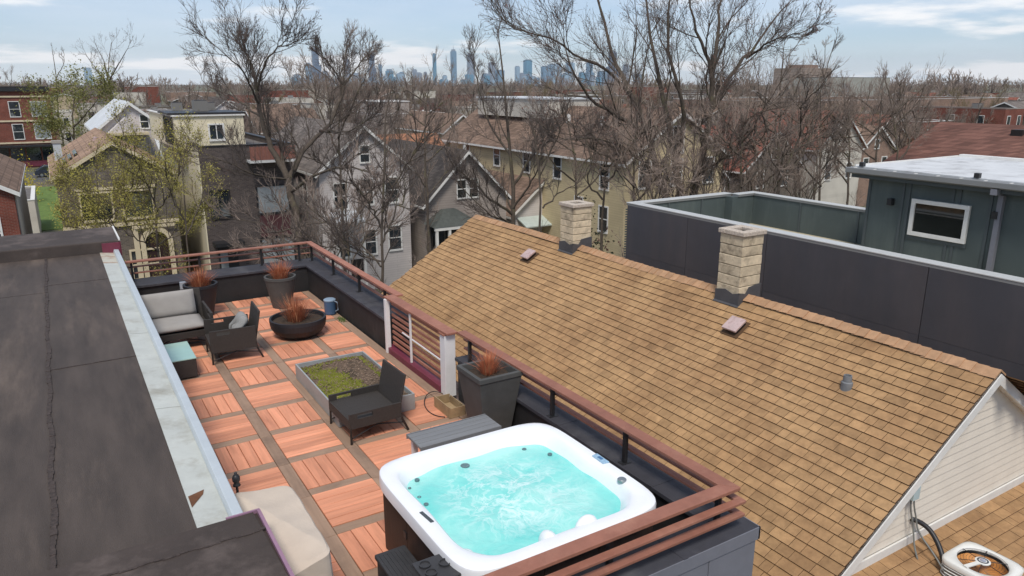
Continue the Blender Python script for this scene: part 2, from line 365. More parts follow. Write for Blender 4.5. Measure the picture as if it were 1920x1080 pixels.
# ================================================================== the higher flat roof on the left
mMemb = M('roof_membrane', S(72, 63, 57), .72, .34, 1.3, .6, 60, stain=S(112, 98, 87), sscale=1.0, sth=(.50, .84), world=True, stretch=(2.6, .45, 1), sstretch=(1.9, .28, 1))
mMembD = M('roof_membrane_dark', S(66, 57, 52), .75, .3, 1.2, .35, 40, stain=S(112, 100, 94), sscale=1.1, sth=(.5, .75), world=True)
mSeam = M('membrane_seam', S(66, 57, 53), .85, .5, 30, .8, 40, world=True)
mGut = M('gutter_metal', S(186, 189, 182), .5, .10, 3, stain=S(150, 146, 132), sscale=2.2, sth=(.52, .76), world=True, spec=.5)
mGutR = M('gutter_rust', S(188, 184, 170), .55, .12, 5, stain=S(150, 96, 52), sscale=1.6, sth=(.46, .62), world=True)
mFlash = M('flashing_metal', S(184, 192, 196), .4, .06, 4, world=True)
ur = thing('upper_roof_building', 'taller building with dark membrane roof and white metal gutter at the left', 'building', (-6, 0, GZ))
UZ = 1.2
MB().box(-14, -1.26, -30, 7.8, GZ, UZ-.06).build('wall', mBody, ur)
for i, (x0, x1) in enumerate(((-1.62, -2.43), (-2.44, -3.62), (-3.63, -4.64), (-4.65, -14))):
    ys = [6.1, 3.62-.5*i % 1.3, -1.05+.3*i, -5.74]
    for j in range(3):
        MB().box(x1, x0 if i else -1.45, ys[j+1]+.004, ys[j]-.004, UZ-.055, UZ+.003*((i+j) % 2)).build('membrane_sheet', mMemb, ur)
b = MB()
for i in range(160):                                # torch-on seam: a wavering bead of bitumen
    y0 = 6.1-i*.0735; x = -2.43+.010*math.sin(i*.31)+rnd.uniform(-.004, .004); wv = .016+rnd.uniform(0, .010)
    b.box(x-wv, x+wv, y0-.075, y0, UZ-.01, UZ+.008+rnd.uniform(0, .007))
b.build('seam', mSeam, ur)
for y in (3.62, -1.05):
    b = MB()
    for i in range(10): b.box(-2.43+i*.097, -2.33+i*.097, y-.012+rnd.uniform(-.004, .004), y+.006, UZ-.01, UZ+.006+rnd.uniform(0, .003))
    b.build('seam', mSeam, ur)
# gutter sheets, turned-up flashing
for y0, y1, m in ((5.0, 6.1, mGutR), (2.84, 4.99, mGut), (-.05, 2.83, mGut), (-3.0, -.06, mGut), (-5.66, -3.01, mGut)):
    MB().prism([(-1.455, y0, UZ+.012), (-1.20, y0, UZ-.015), (-1.20, y0, UZ-.03), (-1.455, y0, UZ-.005)], (0, y1-y0-.006, 0)).build('gutter_sheet', m, ur)
MB().prism([(-1.201, -5.66, UZ-.03), (-1.201, -5.66, UZ+.01), (-1.185, -5.66, UZ+.055), (-1.10, -5.66, UZ+.045), (-1.085, -5.66, UZ-.12), (-1.10, -5.66, UZ-.12)], (0, 11.76, 0)).build('flashing', mFlash, ur, bevel=.008)
MB().prism([(-1.44, -5.1, UZ+.0135), (-1.30, -5.02, UZ-.0015), (-1.32, -5.1, UZ+.0005), (-1.44, -5.3, UZ+.0135)], (0, 0, .001)).build('rust_patch', M('rust', S(104, 68, 44), .8, .3, 9), ur)
# raised far block and raised near block
fb = MB().prism([(-1.06, 6.11, UZ-.06), (-1.06, 6.15, 1.43), (-1.06, 7.8, 1.46), (-1.06, 7.8, UZ-.06)], (-13, 0, 0)).build('far_curb', mMembD, ur, bevel=.02)
MB().box(-1.058, -1.04, 6.10, 7.8, UZ-.1, 1.40).build('fascia', mMaroon, fb); MB().box(-1.075, -1.045, 6.1, 7.8, 1.432, 1.475).build('edge_metal', mTrim, fb)
MB().box(-1.40, -1.06, 6.085, 6.105, UZ-.06, 1.40).build('fascia', mMaroon, fb)
b = MB()
for i in range(9):                                  # near block, sheet edge slightly wavy against the painted lip
    y1 = -5.68-i*.5; b.prism([(-14, y1-.5, UZ+.02), (-1.02+.012*math.sin(i*2.1), y1-.5, UZ+.02), (-1.02+.012*math.sin((i-1)*2.1), y1, UZ+.02), (-14, y1, UZ+.02)], (0, 0, .018))
nb = b.build('near_sheet', mMembD, ur)
MB().box(-14, -1.0, -12, -5.68, UZ-.3, UZ+.019).build('near_curb', mMembD, ur)
mLip = M('lilac_lip', S(150, 116, 136), .5, .1, 5)
MB().box(-1.24, -.975, -5.68, -5.662, UZ-.3, UZ+.05).build('edge_metal', mLip, nb); MB().box(-.998, -.972, -12, -5.683, UZ-.3, UZ+.05).build('edge_metal', mLip, nb)
b = MB()
for i in range(26):
    x = -2.5+i*.058; b.box(x, x+.06, -5.985+.01*math.sin(i*1.3), -5.968+.01*math.sin(i*1.3)+rnd.uniform(0, .010), UZ+.036, UZ+.043+rnd.uniform(0, .004))
b.build('seam', mSeam, ur)
# ================================================================== hot tub
TX, TY, TH = 1.335, -5.905, 1.035
mShell = M('tub_acrylic', S(238, 240, 242), .22, .03, 3, spec=.6)
mCab = M('tub_cabinet', S(58, 44, 38), .6, .2, 4, .2, 20, stretch=(6, 6, .5))
ht = thing('hot_tub', 'square white hot tub full of bubbling turquoise water', 'hot tub', (TX, TY, 0))
NA = 128
def rsq(a, r, z, wob=0, ph=0):
    """rounded square ring of half size a and corner radius r"""
    out_ = []
    for k in range(NA):
        t = k*math.tau/NA; c, s_ = math.cos(t), math.sin(t)
        e = 2+ (a/r)*1.6; q = (abs(c)**e+abs(s_)**e)**(-1/e)*a
        q *= 1+wob*math.cos(4*t+ph)+wob*.6*math.cos(7*t+1+ph)
        out_.append((TX+q*c, TY+q*s_, z))
    return out_
def lobed(a, r, z, w):
    """inner lip: bulges into the corners, pinched at the seats"""
    o_ = []
    for k, (x, y, zz_) in enumerate(rsq(a, r, z)):
        t = k*math.tau/NA; q = 1+w*math.cos(4*t+math.pi)*.5+w*(math.exp(-((t-.9)/.12)**2)+math.exp(-((t-2.2)/.12)**2)+math.exp(-((t-3.9)/.12)**2)+math.exp(-((t-5.5)/.12)**2))*-.9
        o_.append((TX+(x-TX)*q, TY+(y-TY)*q, zz_))
    return o_
rings = [rsq(1.0, .30, .745), rsq(1.052, .32, .75), rsq(1.066, .32, .762), rsq(1.066, .32, .872), rsq(1.061, .32, .889), rsq(1.048, .32, .898), rsq(1.0, .32, .901), rsq(.955, .34, .899), lobed(.925, .36, .893, .02), lobed(.905, .38, .875, .03), lobed(.885, .40, .835, .035), lobed(.86, .42, .79, .035), lobed(.83, .42, .72, .03), rsq(.70, .42, .45), rsq(.5, .4, .2), rsq(.02, .3, .18)]
b = MB(); b.poly([p for r in rings for p in r], [(i*NA+k, i*NA+(k+1) % NA, (i+1)*NA+(k+1) % NA, (i+1)*NA+k) for i in range(len(rings)-1) for k in range(NA)])
shell = b.build('shell', mShell, ht, smooth=28)
# water: surface heaved by the jets, foam and clear patches
mW = bpy.data.materials.new('tub_water'); mW.use_nodes = True; t_ = mW.node_tree; B_ = t_.nodes['Principled BSDF']; L_ = t_.links.new
tcw = t_.nodes.new('ShaderNodeTexCoord'); wp = t_.nodes.new('ShaderNodeTexNoise'); wp.inputs['Scale'].default_value = 2.2; wp.inputs['Detail'].default_value = 3
L_(tcw.outputs['Object'], wp.inputs[0]); mxv = t_.nodes.new('ShaderNodeMix'); mxv.data_type = 'VECTOR'; mxv.inputs[0].default_value = .32; L_(tcw.outputs['Object'], mxv.inputs[4]); L_(wp.outputs['Color'], mxv.inputs[5])
n1 = t_.nodes.new('ShaderNodeTexNoise'); n1.inputs['Scale'].default_value = 1.7; n1.inputs['Detail'].default_value = 5; L_(mxv.outputs[1], n1.inputs[0])
cr = t_.nodes.new('ShaderNodeValToRGB'); el = cr.color_ramp.elements; el[0].position = .32; el[0].color = (*S(114, 212, 205), 1); el[1].position = .66; el[1].color = (*S(174, 231, 222), 1)
L_(n1.outputs[0], cr.inputs[0])
def nm(op, a, b=None, c=None):
    n = t_.nodes.new('ShaderNodeMath'); n.operation = op; n.use_clamp = op in ('MULTIPLY', 'ADD')
    for i_, q_ in enumerate((a, b, c)):
        if q_ is None: continue
        if isinstance(q_, (int, float)): n.inputs[i_].default_value = q_
        else: L_(q_, n.inputs[i_])
    return n.outputs[0]
def thread(scale, width):                            # foam gathers in thin drifting threads
    n = t_.nodes.new('ShaderNodeTexNoise'); n.inputs['Scale'].default_value = scale; n.inputs['Detail'].default_value = 7; n.inputs['Roughness'].default_value = .62; n.inputs['Distortion'].default_value = .9; L_(mxv.outputs[1], n.inputs[0])
    r_ = t_.nodes.new('ShaderNodeMapRange'); L_(nm('ABSOLUTE', nm('SUBTRACT', n.outputs[0], .5)), r_.inputs[0]); r_.inputs[1].default_value = 0; r_.inputs[2].default_value = width; r_.inputs[3].default_value = 1; r_.inputs[4].default_value = 0; return r_.outputs[0]
ln_ = t_.nodes.new('ShaderNodeVectorMath'); ln_.operation = 'LENGTH'; L_(tcw.outputs['Object'], ln_.inputs[0])
mid_ = t_.nodes.new('ShaderNodeMapRange'); L_(ln_.outputs['Value'], mid_.inputs[0]); mid_.inputs[1].default_value = .80; mid_.inputs[2].default_value = 1.12; mid_.inputs[3].default_value = .8; mid_.inputs[4].default_value = .06
foam = nm('MULTIPLY', nm('ADD', nm('MULTIPLY', thread(2.4, .04), .6), nm('MULTIPLY', thread(6.0, .05), .4)), mid_.outputs[0])
mxc = t_.nodes.new('ShaderNodeMix'); mxc.data_type = 'RGBA'; L_(foam, mxc.inputs[0]); L_(cr.outputs[0], mxc.inputs[6]); mxc.inputs[7].default_value = (*S(240, 251, 248), 1); L_(mxc.outputs[2], B_.inputs['Base Color']); B_.inputs['Roughness'].default_value = .12; B_.inputs['IOR'].default_value = 1.33
bw_ = t_.nodes.new('ShaderNodeBump'); bw_.inputs['Strength'].default_value = .5; bw_.inputs['Distance'].default_value = .03; n2 = t_.nodes.new('ShaderNodeTexNoise'); n2.inputs['Scale'].default_value = 11; n2.inputs['Detail'].default_value = 6
L_(mxv.outputs[1], n2.inputs[0]); L_(n2.outputs[0], bw_.inputs['Height']); L_(bw_.outputs[0], B_.inputs['Normal'])
b = MB(); wr = [(TX, TY, .80)]; NW = 14
def wz(x, y): r = math.hypot(x-TX, y-TY); return .775+.018*math.exp(-(r/.35)**2)+.006*math.sin(9*x+4*y)+.005*math.sin(13*y-6*x)
V = []
outer = lobed(.862, .42, .78, .035)
for j in range(NW+1):
    for p in outer:
        f = j/NW; x, y = TX+(p[0]-TX)*f, TY+(p[1]-TY)*f; V.append((x, y, wz(x, y)))
b.poly(V, [(i*NA+k, i*NA+(k+1) % NA, (i+1)*NA+(k+1) % NA, (i+1)*NA+k) for i in range(NW) for k in range(NA)])
b.build('water', mW, ht, smooth=True)
# cabinet panels and corners
for sx, sy in ((-1, 0), (1, 0), (0, -1), (0, 1)):
    for j in range(3):
        u0, u1 = -.88+j*.587, -.88+(j+1)*.587-.008; c = .975
        if sx: MB().box(TX+sx*c-.02, TX+sx*c+.02, TY+u0, TY+u1, .05, .755).build('cabinet_panel', mCab, ht)
        else: MB().box(TX+u0, TX+u1, TY+sy*c-.02, TY+sy*c+.02, .05, .755).build('cabinet_panel', mCab, ht)
for sx in (-1, 1):
    for sy in (-1, 1): MB().lathe([(.10, .0), (.10, .755)], TX+sx*.885, TY+sy*.885, 16).build('cabinet_corner', mCab, ht)
MB().box(TX-.95, TX+.95, TY-.95, TY+.95, .002, .05).build('base', mBlackMetal, ht)
mJet = M('jet_grey', S(92, 120, 124), .35, .1, 8); mSteel = M('brushed_steel', S(150, 158, 160), .25, .08, 20, metal=.6)
for px, py, r in ((872, 873, .055), (983, 842, .028), (1031, 851, .028), (782, 899, .028), (768, 915, .018), (763, 929, .018), (786, 932, .022), (799, 945, .026), (1176, 960, .035), (1145, 982, .03), (1058, 1018, .03)):
    p = atZ(px, py, .785); j_ = MB(); j_.lathe([(r*.9, .77), (r*.9, .788), (r*.7, .791), (r*.3, .784)], p[0], p[1], 14); j_.build('jet', mJet, ht)
p = atZ(1125, 861, .90); MB().prism([(p[0]-.04, p[1]-.10, .899), (p[0]+.035, p[1]-.11, .899), (p[0]+.04, p[1]+.10, .899), (p[0]-.035, p[1]+.09, .899)], (0, 0, .016)).build('control_panel', M('panel_blue', S(150, 182, 204), .25, .25, 30), ht, bevel=.006)
MB().box(p[0]-.015, p[0]+.015, p[1]-.035, p[1]+.03, .916, .919).build('display', M('display_blue', S(70, 110, 150), .2, .2, 40), ht)
p = atZ(1166, 901, .895); b = MB(); b.lathe([(.045, .885), (.045, .91), (.035, .918), (.012, .918)], p[0], p[1], 20); b.build('diverter_knob', mSteel, ht, smooth=False)
p = atZ(798, 972, .89); MB().bar((p[0], p[1]+.10, .897), (p[0]+.02, p[1]-.10, .897), .035, .018).build('filter_slot', M('slot_grey', S(70, 78, 82), .4, .1, 9), ht, bevel=.004)
def mound(px, py, z, rx, ry, rz_, nm):
    p = atZ(px, py, z); b = MB(); n_ = 20; prof = [(1, 0), (.97, .25), (.85, .55), (.6, .82), (.25, .97), (.02, 1)]
    V = [(p[0]+rx*a*math.cos(k*math.tau/n_), p[1]+ry*a*math.sin(k*math.tau/n_), z-.03+rz_*h) for a, h in prof for k in range(n_)]
    b.poly(V, [(i*n_+k, i*n_+(k+1) % n_, (i+1)*n_+(k+1) % n_, (i+1)*n_+k) for i in range(5) for k in range(n_)]); return b.build(nm, mShell, ht, smooth=True)
mound(925, 818, .87, .13, .08, .055, 'headrest'); mound(1100, 850, .885, .07, .12, .04, 'headrest'); mound(868, 1038, .86, .10, .08, .05, 'headrest')
mound(1100, 990, .80, .13, .08, .16, 'armrest'); mound(1030, 1018, .80, .08, .13, .14, 'armrest'); mound(1200, 950, .87, .10, .12, .04, 'headrest')
MB().box(TX-TH+.03, TX-TH+.055, TY+.3, TY+.36, .45, .52).build('cover_lock', mBlackMetal, ht)

# black spa steps and caddy in front of the cabinet
mPlast = M('black_plastic', S(58, 58, 60), .55, .15, 8, .25, 30)
st = thing('spa_steps', 'black moulded plastic steps at the left side of the hot tub', 'steps', (.02, -6.0, 0))
for j, (x0, x1, z) in enumerate(((-.32, .0, .20), (.0, .31, .42))):
    tr = MB().box(x0, x1, -6.75, -5.62, z-.05, z).build('tread', mPlast, st, bevel=.015)
    for q in range(7): MB().box(x0+.03+q*.038, x0+.048+q*.038, -6.7, -5.67, z-.002, z+.005).build('grip_rib', mPlast, tr)
    MB().box(x0+.02, x1-.005, -6.73, -5.64, .001, z-.052).build('riser', mPlast, st)
cd = thing('drinks_caddy', 'black cup-holder tray hanging on the near rim of the hot tub', 'tray', (.25, -6.6, .8))
MB().box(.02, .34, -6.78, -6.45, .80, .83).build('tray', mPlast, cd, bevel=.01)
for (x, y) in ((.10, -6.66), (.10, -6.54), (.25, -6.60)):
    b = MB(); b.lathe([(.048, .831), (.05, .85), (.042, .85), (.040, .836), (.01, .834)], x, y, 20); b.build('cup_holder', mPlast, cd)
MB().box(.30, .345, -6.75, -6.5, .50, .80).build('hanger', mPlast, cd)

# grey bench behind the tub
mComp = M('grey_composite', S(122, 124, 126), .7, .1, 4, .2, 24, rv=.08, stretch=(.4, 6, 6))
bn = thing('bench', 'grey slatted bench with white legs behind the hot tub', 'bench', (1.66, -4.05, 0))
for j in range(4): MB().box(1.11, 2.19, -4.24+j*.093, -4.155+j*.093, .565, .60).build('slat', mComp, bn, bevel=.006)
MB().box(1.11, 2.19, -4.26, -4.245, .54, .60).build('edge_strip', mComp, bn); MB().box(1.11, 2.19, -3.865, -3.85, .54, .60).build('edge_strip', mComp, bn)
for x in (1.16, 2.08):
    for y in (-4.22, -3.93): MB().box(x, x+.06, y, y+.06, 0, .562).build('leg', mWhite, bn)
MB().box(1.2, 2.1, -4.2, -4.18, .47, .55).build('apron', mWhite, bn); MB().box(1.2, 2.1, -3.93, -3.91, .47, .55).build('apron', mWhite, bn)

# ================================================================== wicker furniture
def wick(name, c):
    m = M(name, c, .75, .2, 40, .6, 120); return m
mWick = wick('dark_wicker', S(58, 54, 51)); mFrame = M('dark_frame', S(42, 38, 36), .5, .1, 10)
mCush = M('grey_cushion', S(156, 152, 147), .95, .07, 5, .35, 60); mCush2 = M('grey_throw', S(140, 140, 138), .95, .25, 9, .6, 30, stretch=(1, 6, 1))
def arm_panel(root, y, x0, x1, z0, z1, slot):
    sx0, sx1, sz0, sz1 = slot; b = MB(); t0, t1 = y-.016, y+.016
    b.box(x0, sx0, t0, t1, z0, z1).box(sx1, x1, t0, t1, z0, z1).box(sx0, sx1, t0, t1, z0, sz0).box(sx0, sx1, t0, t1, sz1, z1)
    return b
def lounge(label, loc, rz, arm, back_h, grp):
    r_ = thing('lounge_chair', label, 'chair', loc, rz, grp); Z = (0, 0, 0)
    MB().box(-.37, .33, -.36, .36, .30, .345).build('seat', mWick, r_, o=Z, bevel=.01)
    for s_ in (-1, 1):
        arm_panel(r_, s_*.378, -.39, .36, .215, arm, (-.28, -.06, arm-.085, arm-.03)).build('arm', mWick, r_, o=Z)
        MB().tube([(-.375, s_*.38, .24), (-.38, s_*.385, 0)], .016, 8).build('leg', mFrame, r_, o=Z)
        MB().tube([(.34, s_*.38, .32), (.37, s_*.38, .18), (.45, s_*.39, 0)], .016, 8).build('leg', mFrame, r_, o=Z)
        MB().tube([(-.375, s_*.37, .07), (.02, s_*.33, .175), (.40, s_*.37, .12)], .010, 6).build('stretcher', mFrame, r_, o=Z)
    MB().prism([(.32, -.36, .26), (.35, -.36, .26), (.47, -.36, back_h), (.435, -.36, back_h+.005)], (0, .72, 0)).build('backrest', mWick, r_, o=Z, bevel=.012)
    MB().box(-.392, -.37, -.36, .36, .215, .344).build('front_panel', mWick, r_, o=Z)
    return r_
lounge('dark wicker lounge chair without cushion beside the raised moss bed', (1.20, -2.24, 0), R(2), .43, .80, 'dark wicker lounge chairs')
ch2 = lounge('dark wicker armchair with a grey throw cushion, opposite the loveseat', (.22, 1.72, 0), R(-3), .60, .84, 'dark wicker lounge chairs')
tc_ = thing('throw_cushion', 'crumpled grey knitted cushion leaning in the dark wicker armchair', 'cushion', (.42, 1.72, .35))
b = MB(); V = []; n_ = 18
for i in range(13):
    f = i/12*math.pi
    for k in range(n_):
        a = k*math.tau/n_; rr = math.sin(f)**.6
        x = .33+.09*math.cos(f)*1.0+.03*math.sin(3*a); V.append((.03+x+.10*(math.sin(a)*rr), 1.72+.26*rr*math.cos(a), .56+.20*rr*math.sin(a)+.012*math.sin(5*a+4*f)))
b.poly(V, [(i*n_+k, i*n_+(k+1) % n_, (i+1)*n_+(k+1) % n_, (i+1)*n_+k) for i in range(12) for k in range(n_)]); b.build('cushion', mCush2, tc_, smooth=True)
sf = thing('loveseat', 'dark wicker loveseat with light grey seat and back cushions by the left wall', 'sofa', (-.55, 3.0, 0))
MB().box(-1.18, .03, 2.42, 3.32, .28, .33).build('seat', mWick, sf, bevel=.01)
for x in (-1.19, .045):
    b = MB(); b.box(x-.02, x+.02, 2.40, 3.34, .22, .50).box(x-.02, x+.02, 2.40, 2.5, .5, .62).box(x-.02, x+.02, 2.85, 3.34, .5, .62).box(x-.02, x+.02, 2.5, 2.85, .585, .62); b.build('arm', mWick, sf)
MB().prism([(-1.17, 3.28, .26), (-1.17, 3.31, .26), (-1.17, 3.46, .86), (-1.17, 3.42, .865)], (1.2, 0, 0)).build('backrest', mWick, sf, bevel=.012)
MB().box(-1.17, .02, 2.40, 2.42, .22, .33).build('front_panel', mWick, sf)
for x in (-1.15, .02):
    for y in (2.45, 3.36): MB().tube([(x, y, .25), (x, y+(.05 if y > 3 else -.02), 0)], .016, 8).build('leg', mFrame, sf)
MB().tube([(-1.14, 2.47, .08), (-.56, 2.6, .19), (.0, 2.47, .08)], .011, 6).build('stretcher', mFrame, sf)
def cushion(name, root, x0, x1, y0, y1, z0, z1, mat, tilt=0):
    b = MB(); nx, ny = 10, 8; V = []; cx, cy, cz = (x0+x1)/2, (y0+y1)/2, (z0+z1)/2; hx, hy, hz = (x1-x0)/2, (y1-y0)/2, (z1-z0)/2
    for side in (1, -1):
        for j in range(ny+1):
            for i in range(nx+1):
                u, v = i/nx*2-1, j/ny*2-1; puff_ = ((1-abs(u)**4)*(1-abs(v)**4))**.45
                x, y, z = u*hx*(1-.03*(1-puff_)), v*hy*(1-.03*(1-puff_)), side*hz*(.35+.65*puff_)
                y, z = y*math.cos(tilt)-z*math.sin(tilt), y*math.sin(tilt)+z*math.cos(tilt); V.append((cx+x, cy+y, cz+z))
    n1_ = (nx+1)*(ny+1); F = []
    for j in range(ny):
        for i in range(nx):
            a = j*(nx+1)+i; F += [(a, a+1, a+nx+2, a+nx+1), (n1_+a, n1_+a+nx+1, n1_+a+nx+2, n1_+a+1)]
    rim = [i for i in range(nx+1)]+[(j+1)*(nx+1)+nx for j in range(ny)]+[ny*(nx+1)+i for i in reversed(range(nx))]+[j*(nx+1) for j in reversed(range(1, ny))]
    F += [(rim[i], n1_+rim[i], n1_+rim[(i+1) % len(rim)], rim[(i+1) % len(rim)]) for i in range(len(rim))]
    b.poly(V, F); return b.build(name, mat, root, smooth=True)
cushion('seat_cushion', sf, -1.15, -.05, 2.40, 3.18, .335, .475, mCush)
cushion('back_cushion', sf, -1.13, -.09, 3.00, 3.48, .585, .745, mCush, R(72))
ct = thing('coffee_table', 'low dark wicker coffee table with pale green glass top', 'table', (-.7, 1.4, 0))
MB().box(-.95, -.49, .93, 1.86, .02, .33).build('base', mWick, ct, bevel=.01)
MB().box(-.955, -.485, .925, 1.865, .331, .345).build('glass_top', M('aqua_glass', S(160, 196, 186), .12, .06, 3, spec=.8), ct)

# ================================================================== planters
def tuft(label, x, y, z, n_, h, spread, seed, grp='ornamental grasses in the planters'):
    rr = random.Random(seed); r_ = thing('ornamental_grass', label, 'plant', (x, y, z), 0, grp)
    for mt, cnt in ((mRed, n_), (mRust, n_//4)):
        b = MB()
        for i in range(cnt):
            a = rr.uniform(0, math.tau); q = rr.random()**.6; bx, by = x+math.cos(a)*q*spread*.45, y+math.sin(a)*q*spread*.45
            hh = h*rr.uniform(.35, 1.1); lean = spread*q*rr.uniform(.3, 1.1); wd = rr.uniform(.0018, .0036)
            ca, sa = math.cos(a+rr.uniform(-.5, .5)), math.sin(a+rr.uniform(-.5, .5)); px_, py_ = -sa*wd, ca*wd
            P = [(bx+ca*lean*f**1.7, by+sa*lean*f**1.7, z+hh*f*(1-.18*f*q)) for f in (0, .5, 1)]
            b.poly([(P[0][0]-px_, P[0][1]-py_, P[0][2]), (P[0][0]+px_, P[0][1]+py_, P[0][2]), (P[1][0]+px_, P[1][1]+py_, P[1][2]), (P[1][0]-px_, P[1][1]-py_, P[1][2]), P[2]], [(0, 1, 2, 3), (3, 2, 4)])
        b.build('blades' if mt is mRed else 'dead_blades', mt, r_)
    return r_
def round_pot(label, x, y, r0, r1, h, mat, seed):
    p = thing('planter_pot', label, 'planter', (x, y, 0), 0, 'planters on the terrace'); b = MB()
    b.lathe([(r0, 0), (r1-.01, h-.06), (r1, h-.055), (r1, h), (r1-.045, h), (r1-.06, h-.09), (.01, h-.09)], x, y, 40); b.build('pot', mat, p, smooth=False, bevel=0)
    b = MB(); rr = random.Random(seed); n_ = 20
    V = [(x+(r1-.055)*q*math.cos(k*math.tau/n_), y+(r1-.055)*q*math.sin(k*math.tau/n_), h-.075+rr.uniform(-.01, .02)) for q in (.02, .4, .75, 1) for k in range(n_)]
    b.poly(V, [(i*n_+k, i*n_+(k+1) % n_, (i+1)*n_+(k+1) % n_, (i+1)*n_+k) for i in range(3) for k in range(n_)]); b.build('soil', mSoil, p, smooth=True)
mPotB = M('pot_black', S(40, 41, 45), .55, .15, 5, .1, 20); mPotG = M('pot_charcoal', S(78, 78, 76), .7, .15, 5, .15, 20)
round_pot('tall black round planter behind the loveseat', .20, 4.48, .20, .335, .68, mPotB, 1); tuft('rust-red grass in the black planter behind the loveseat', .20, 4.48, .61, 380, .46, .34, 11)
round_pot('tall charcoal-grey round planter in the far corner of the terrace', 1.76, 4.25, .20, .33, .68, mPotG, 2); tuft('rust-red grass in the charcoal planter at the far corner', 1.76, 4.25, .61, 380, .46, .32, 12)
bo = thing('planter_bowl', 'wide low black bowl planter in the middle of the terrace', 'planter', (1.53, 2.2, 0), 0, 'planters on the terrace')
b = MB(); b.lathe([(.24, 0), (.34, .02), (.44, .09), (.505, .19), (.525, .30), (.522, .36), (.485, .36), (.47, .27), (.01, .27)], 1.53, 2.2, 48); b.build('bowl', mPotB, bo)
b = MB(); n_ = 28; rr = random.Random(5)
V = [(1.53+.475*q*math.cos(k*math.tau/n_), 2.2+.475*q*math.sin(k*math.tau/n_), .285+rr.uniform(-.012, .035)*(q < .99)) for q in (.02, .25, .5, .75, 1) for k in range(n_)]
b.poly(V, [(i*n_+k, i*n_+(k+1) % n_, (i+1)*n_+(k+1) % n_, (i+1)*n_+k) for i in range(4) for k in range(n_)]); b.build('soil', mSoil, bo, smooth=True)
tuft('rust-red grass growing in the low black bowl', 1.50, 2.2, .29, 460, .54, .36, 13)
sq = thing('square_planter', 'tall tapered dark grey square planter beside the white gate post', 'planter', (2.52, -3.40, 0), 0, 'planters on the terrace')
SX, SY, sh = 2.515, -3.40, 1.0
b = MB(); r0, r1, r2 = .19, .325, .272
V = [(SX+s_*q, SY+u*q, z) for q, z in ((r0, 0), (r1-.012, sh-.07), (r1, sh-.065), (r1, sh), (r2, sh), (r2-.01, sh-.10)) for s_, u in ((-1, -1), (1, -1), (1, 1), (-1, 1))]
b.poly(V, [(i*4+k, i*4+(k+1) % 4, (i+1)*4+(k+1) % 4, (i+1)*4+k) for i in range(5) for k in range(4)]+[(20, 21, 22, 23), (3, 2, 1, 0)]); b.build('pot', mPotG, sq, bevel=.006)
b = MB(); V = [(SX-.25+.5*i/6, SY-.25+.5*j/6, sh-.085+rr.uniform(-.015, .02)) for j in range(7) for i in range(7)]
b.poly(V, [(j*7+i, j*7+i+1, j*7+i+8, j*7+i+7) for j in range(6) for i in range(6)]); b.build('soil', mSoil, sq, smooth=True)
tuft('rust-red grass in the tall square planter', SX, SY+.02, sh-.08, 360, .34, .22, 14); 
# raised bed with moss
mZinc = M('zinc', S(158, 162, 162), .5, .1, 4, .1, 10, stain=S(128, 132, 130), sscale=2)
BX0, BX1, BY0, BY1, BH = .86, 2.02, -2.06, .05, .25
rb_ = thing('raised_bed', 'low rectangular grey metal bed of soil and green moss', 'planter', ((BX0+BX1)/2, -1, 0), 0, 'planters on the terrace')
for x0, x1, y0, y1 in ((BX0, BX0+.025, BY0, BY1), (BX1-.025, BX1, BY0, BY1), (BX0+.025, BX1-.025, BY0, BY0+.025), (BX0+.025, BX1-.025, BY1-.025, BY1)): MB().box(x0, x1, y0, y1, .001, BH).build('side_panel', mZinc, rb_, bevel=.004)
def grid_patch(x0, x1, y0, y1, nx, ny, zf):
    b = MB(); V = [(x0+(x1-x0)*i/nx, y0+(y1-y0)*j/ny, zf(x0+(x1-x0)*i/nx, y0+(y1-y0)*j/ny)) for j in range(ny+1) for i in range(nx+1)]
    b.poly(V, [(j*(nx+1)+i, j*(nx+1)+i+1, (j+1)*(nx+1)+i+1, (j+1)*(nx+1)+i) for j in range(ny) for i in range(nx)]); return b
grid_patch(BX0+.02, BX1-.02, BY0+.02, BY1-.02, 40, 70, lambda x, y: .19+rnd.uniform(-.010, .018)+.015*math.sin(5*x+3*y)).build('soil', M('bed_soil', S(104, 88, 74), .95, .5, 14, .9, 50, stain=S(66, 58, 46), sscale=3), rb_, smooth=False)
moss = MB(); rr = random.Random(31)
for i in range(9500):                                # moss: thousands of tiny cushions of leaf
    x = rr.uniform(BX0+.05, BX1-.08); y = rr.uniform(BY0+.05, BY1-.10)
    u = (x-(BX0+.34))/.34; v = (y-(BY0+1.0))/.95
    den = 1.15-u*u-v*v*.9+.35*math.sin(9*x+5*y)+.25*math.sin(17*y-8*x)
    edge = (x > BX1-.16 and y > -1.2) or (y > BY1-.17)
    if not (rr.random() < den*.9 or (edge and rr.random() < .35)): continue
    r0 = rr.uniform(.008, .017); z = .198+.015*math.sin(5*x+3*y)+rr.uniform(.0, .012); a = rr.uniform(0, 3)
    moss.poly([(x+r0*math.cos(a+k*math.tau/4), y+r0*math.sin(a+k*math.tau/4), z) for k in range(4)]+[(x+rr.uniform(-.006, .006), y+rr.uniform(-.006, .006), z+r0*1.3)], [(0, 1, 4), (1, 2, 4), (2, 3, 4), (3, 0, 4)])
tag(moss.build('moss', M('moss', S(116, 120, 44), .95, .35, 6, rv=0), rb_), None, kind='stuff')
lit = MB()
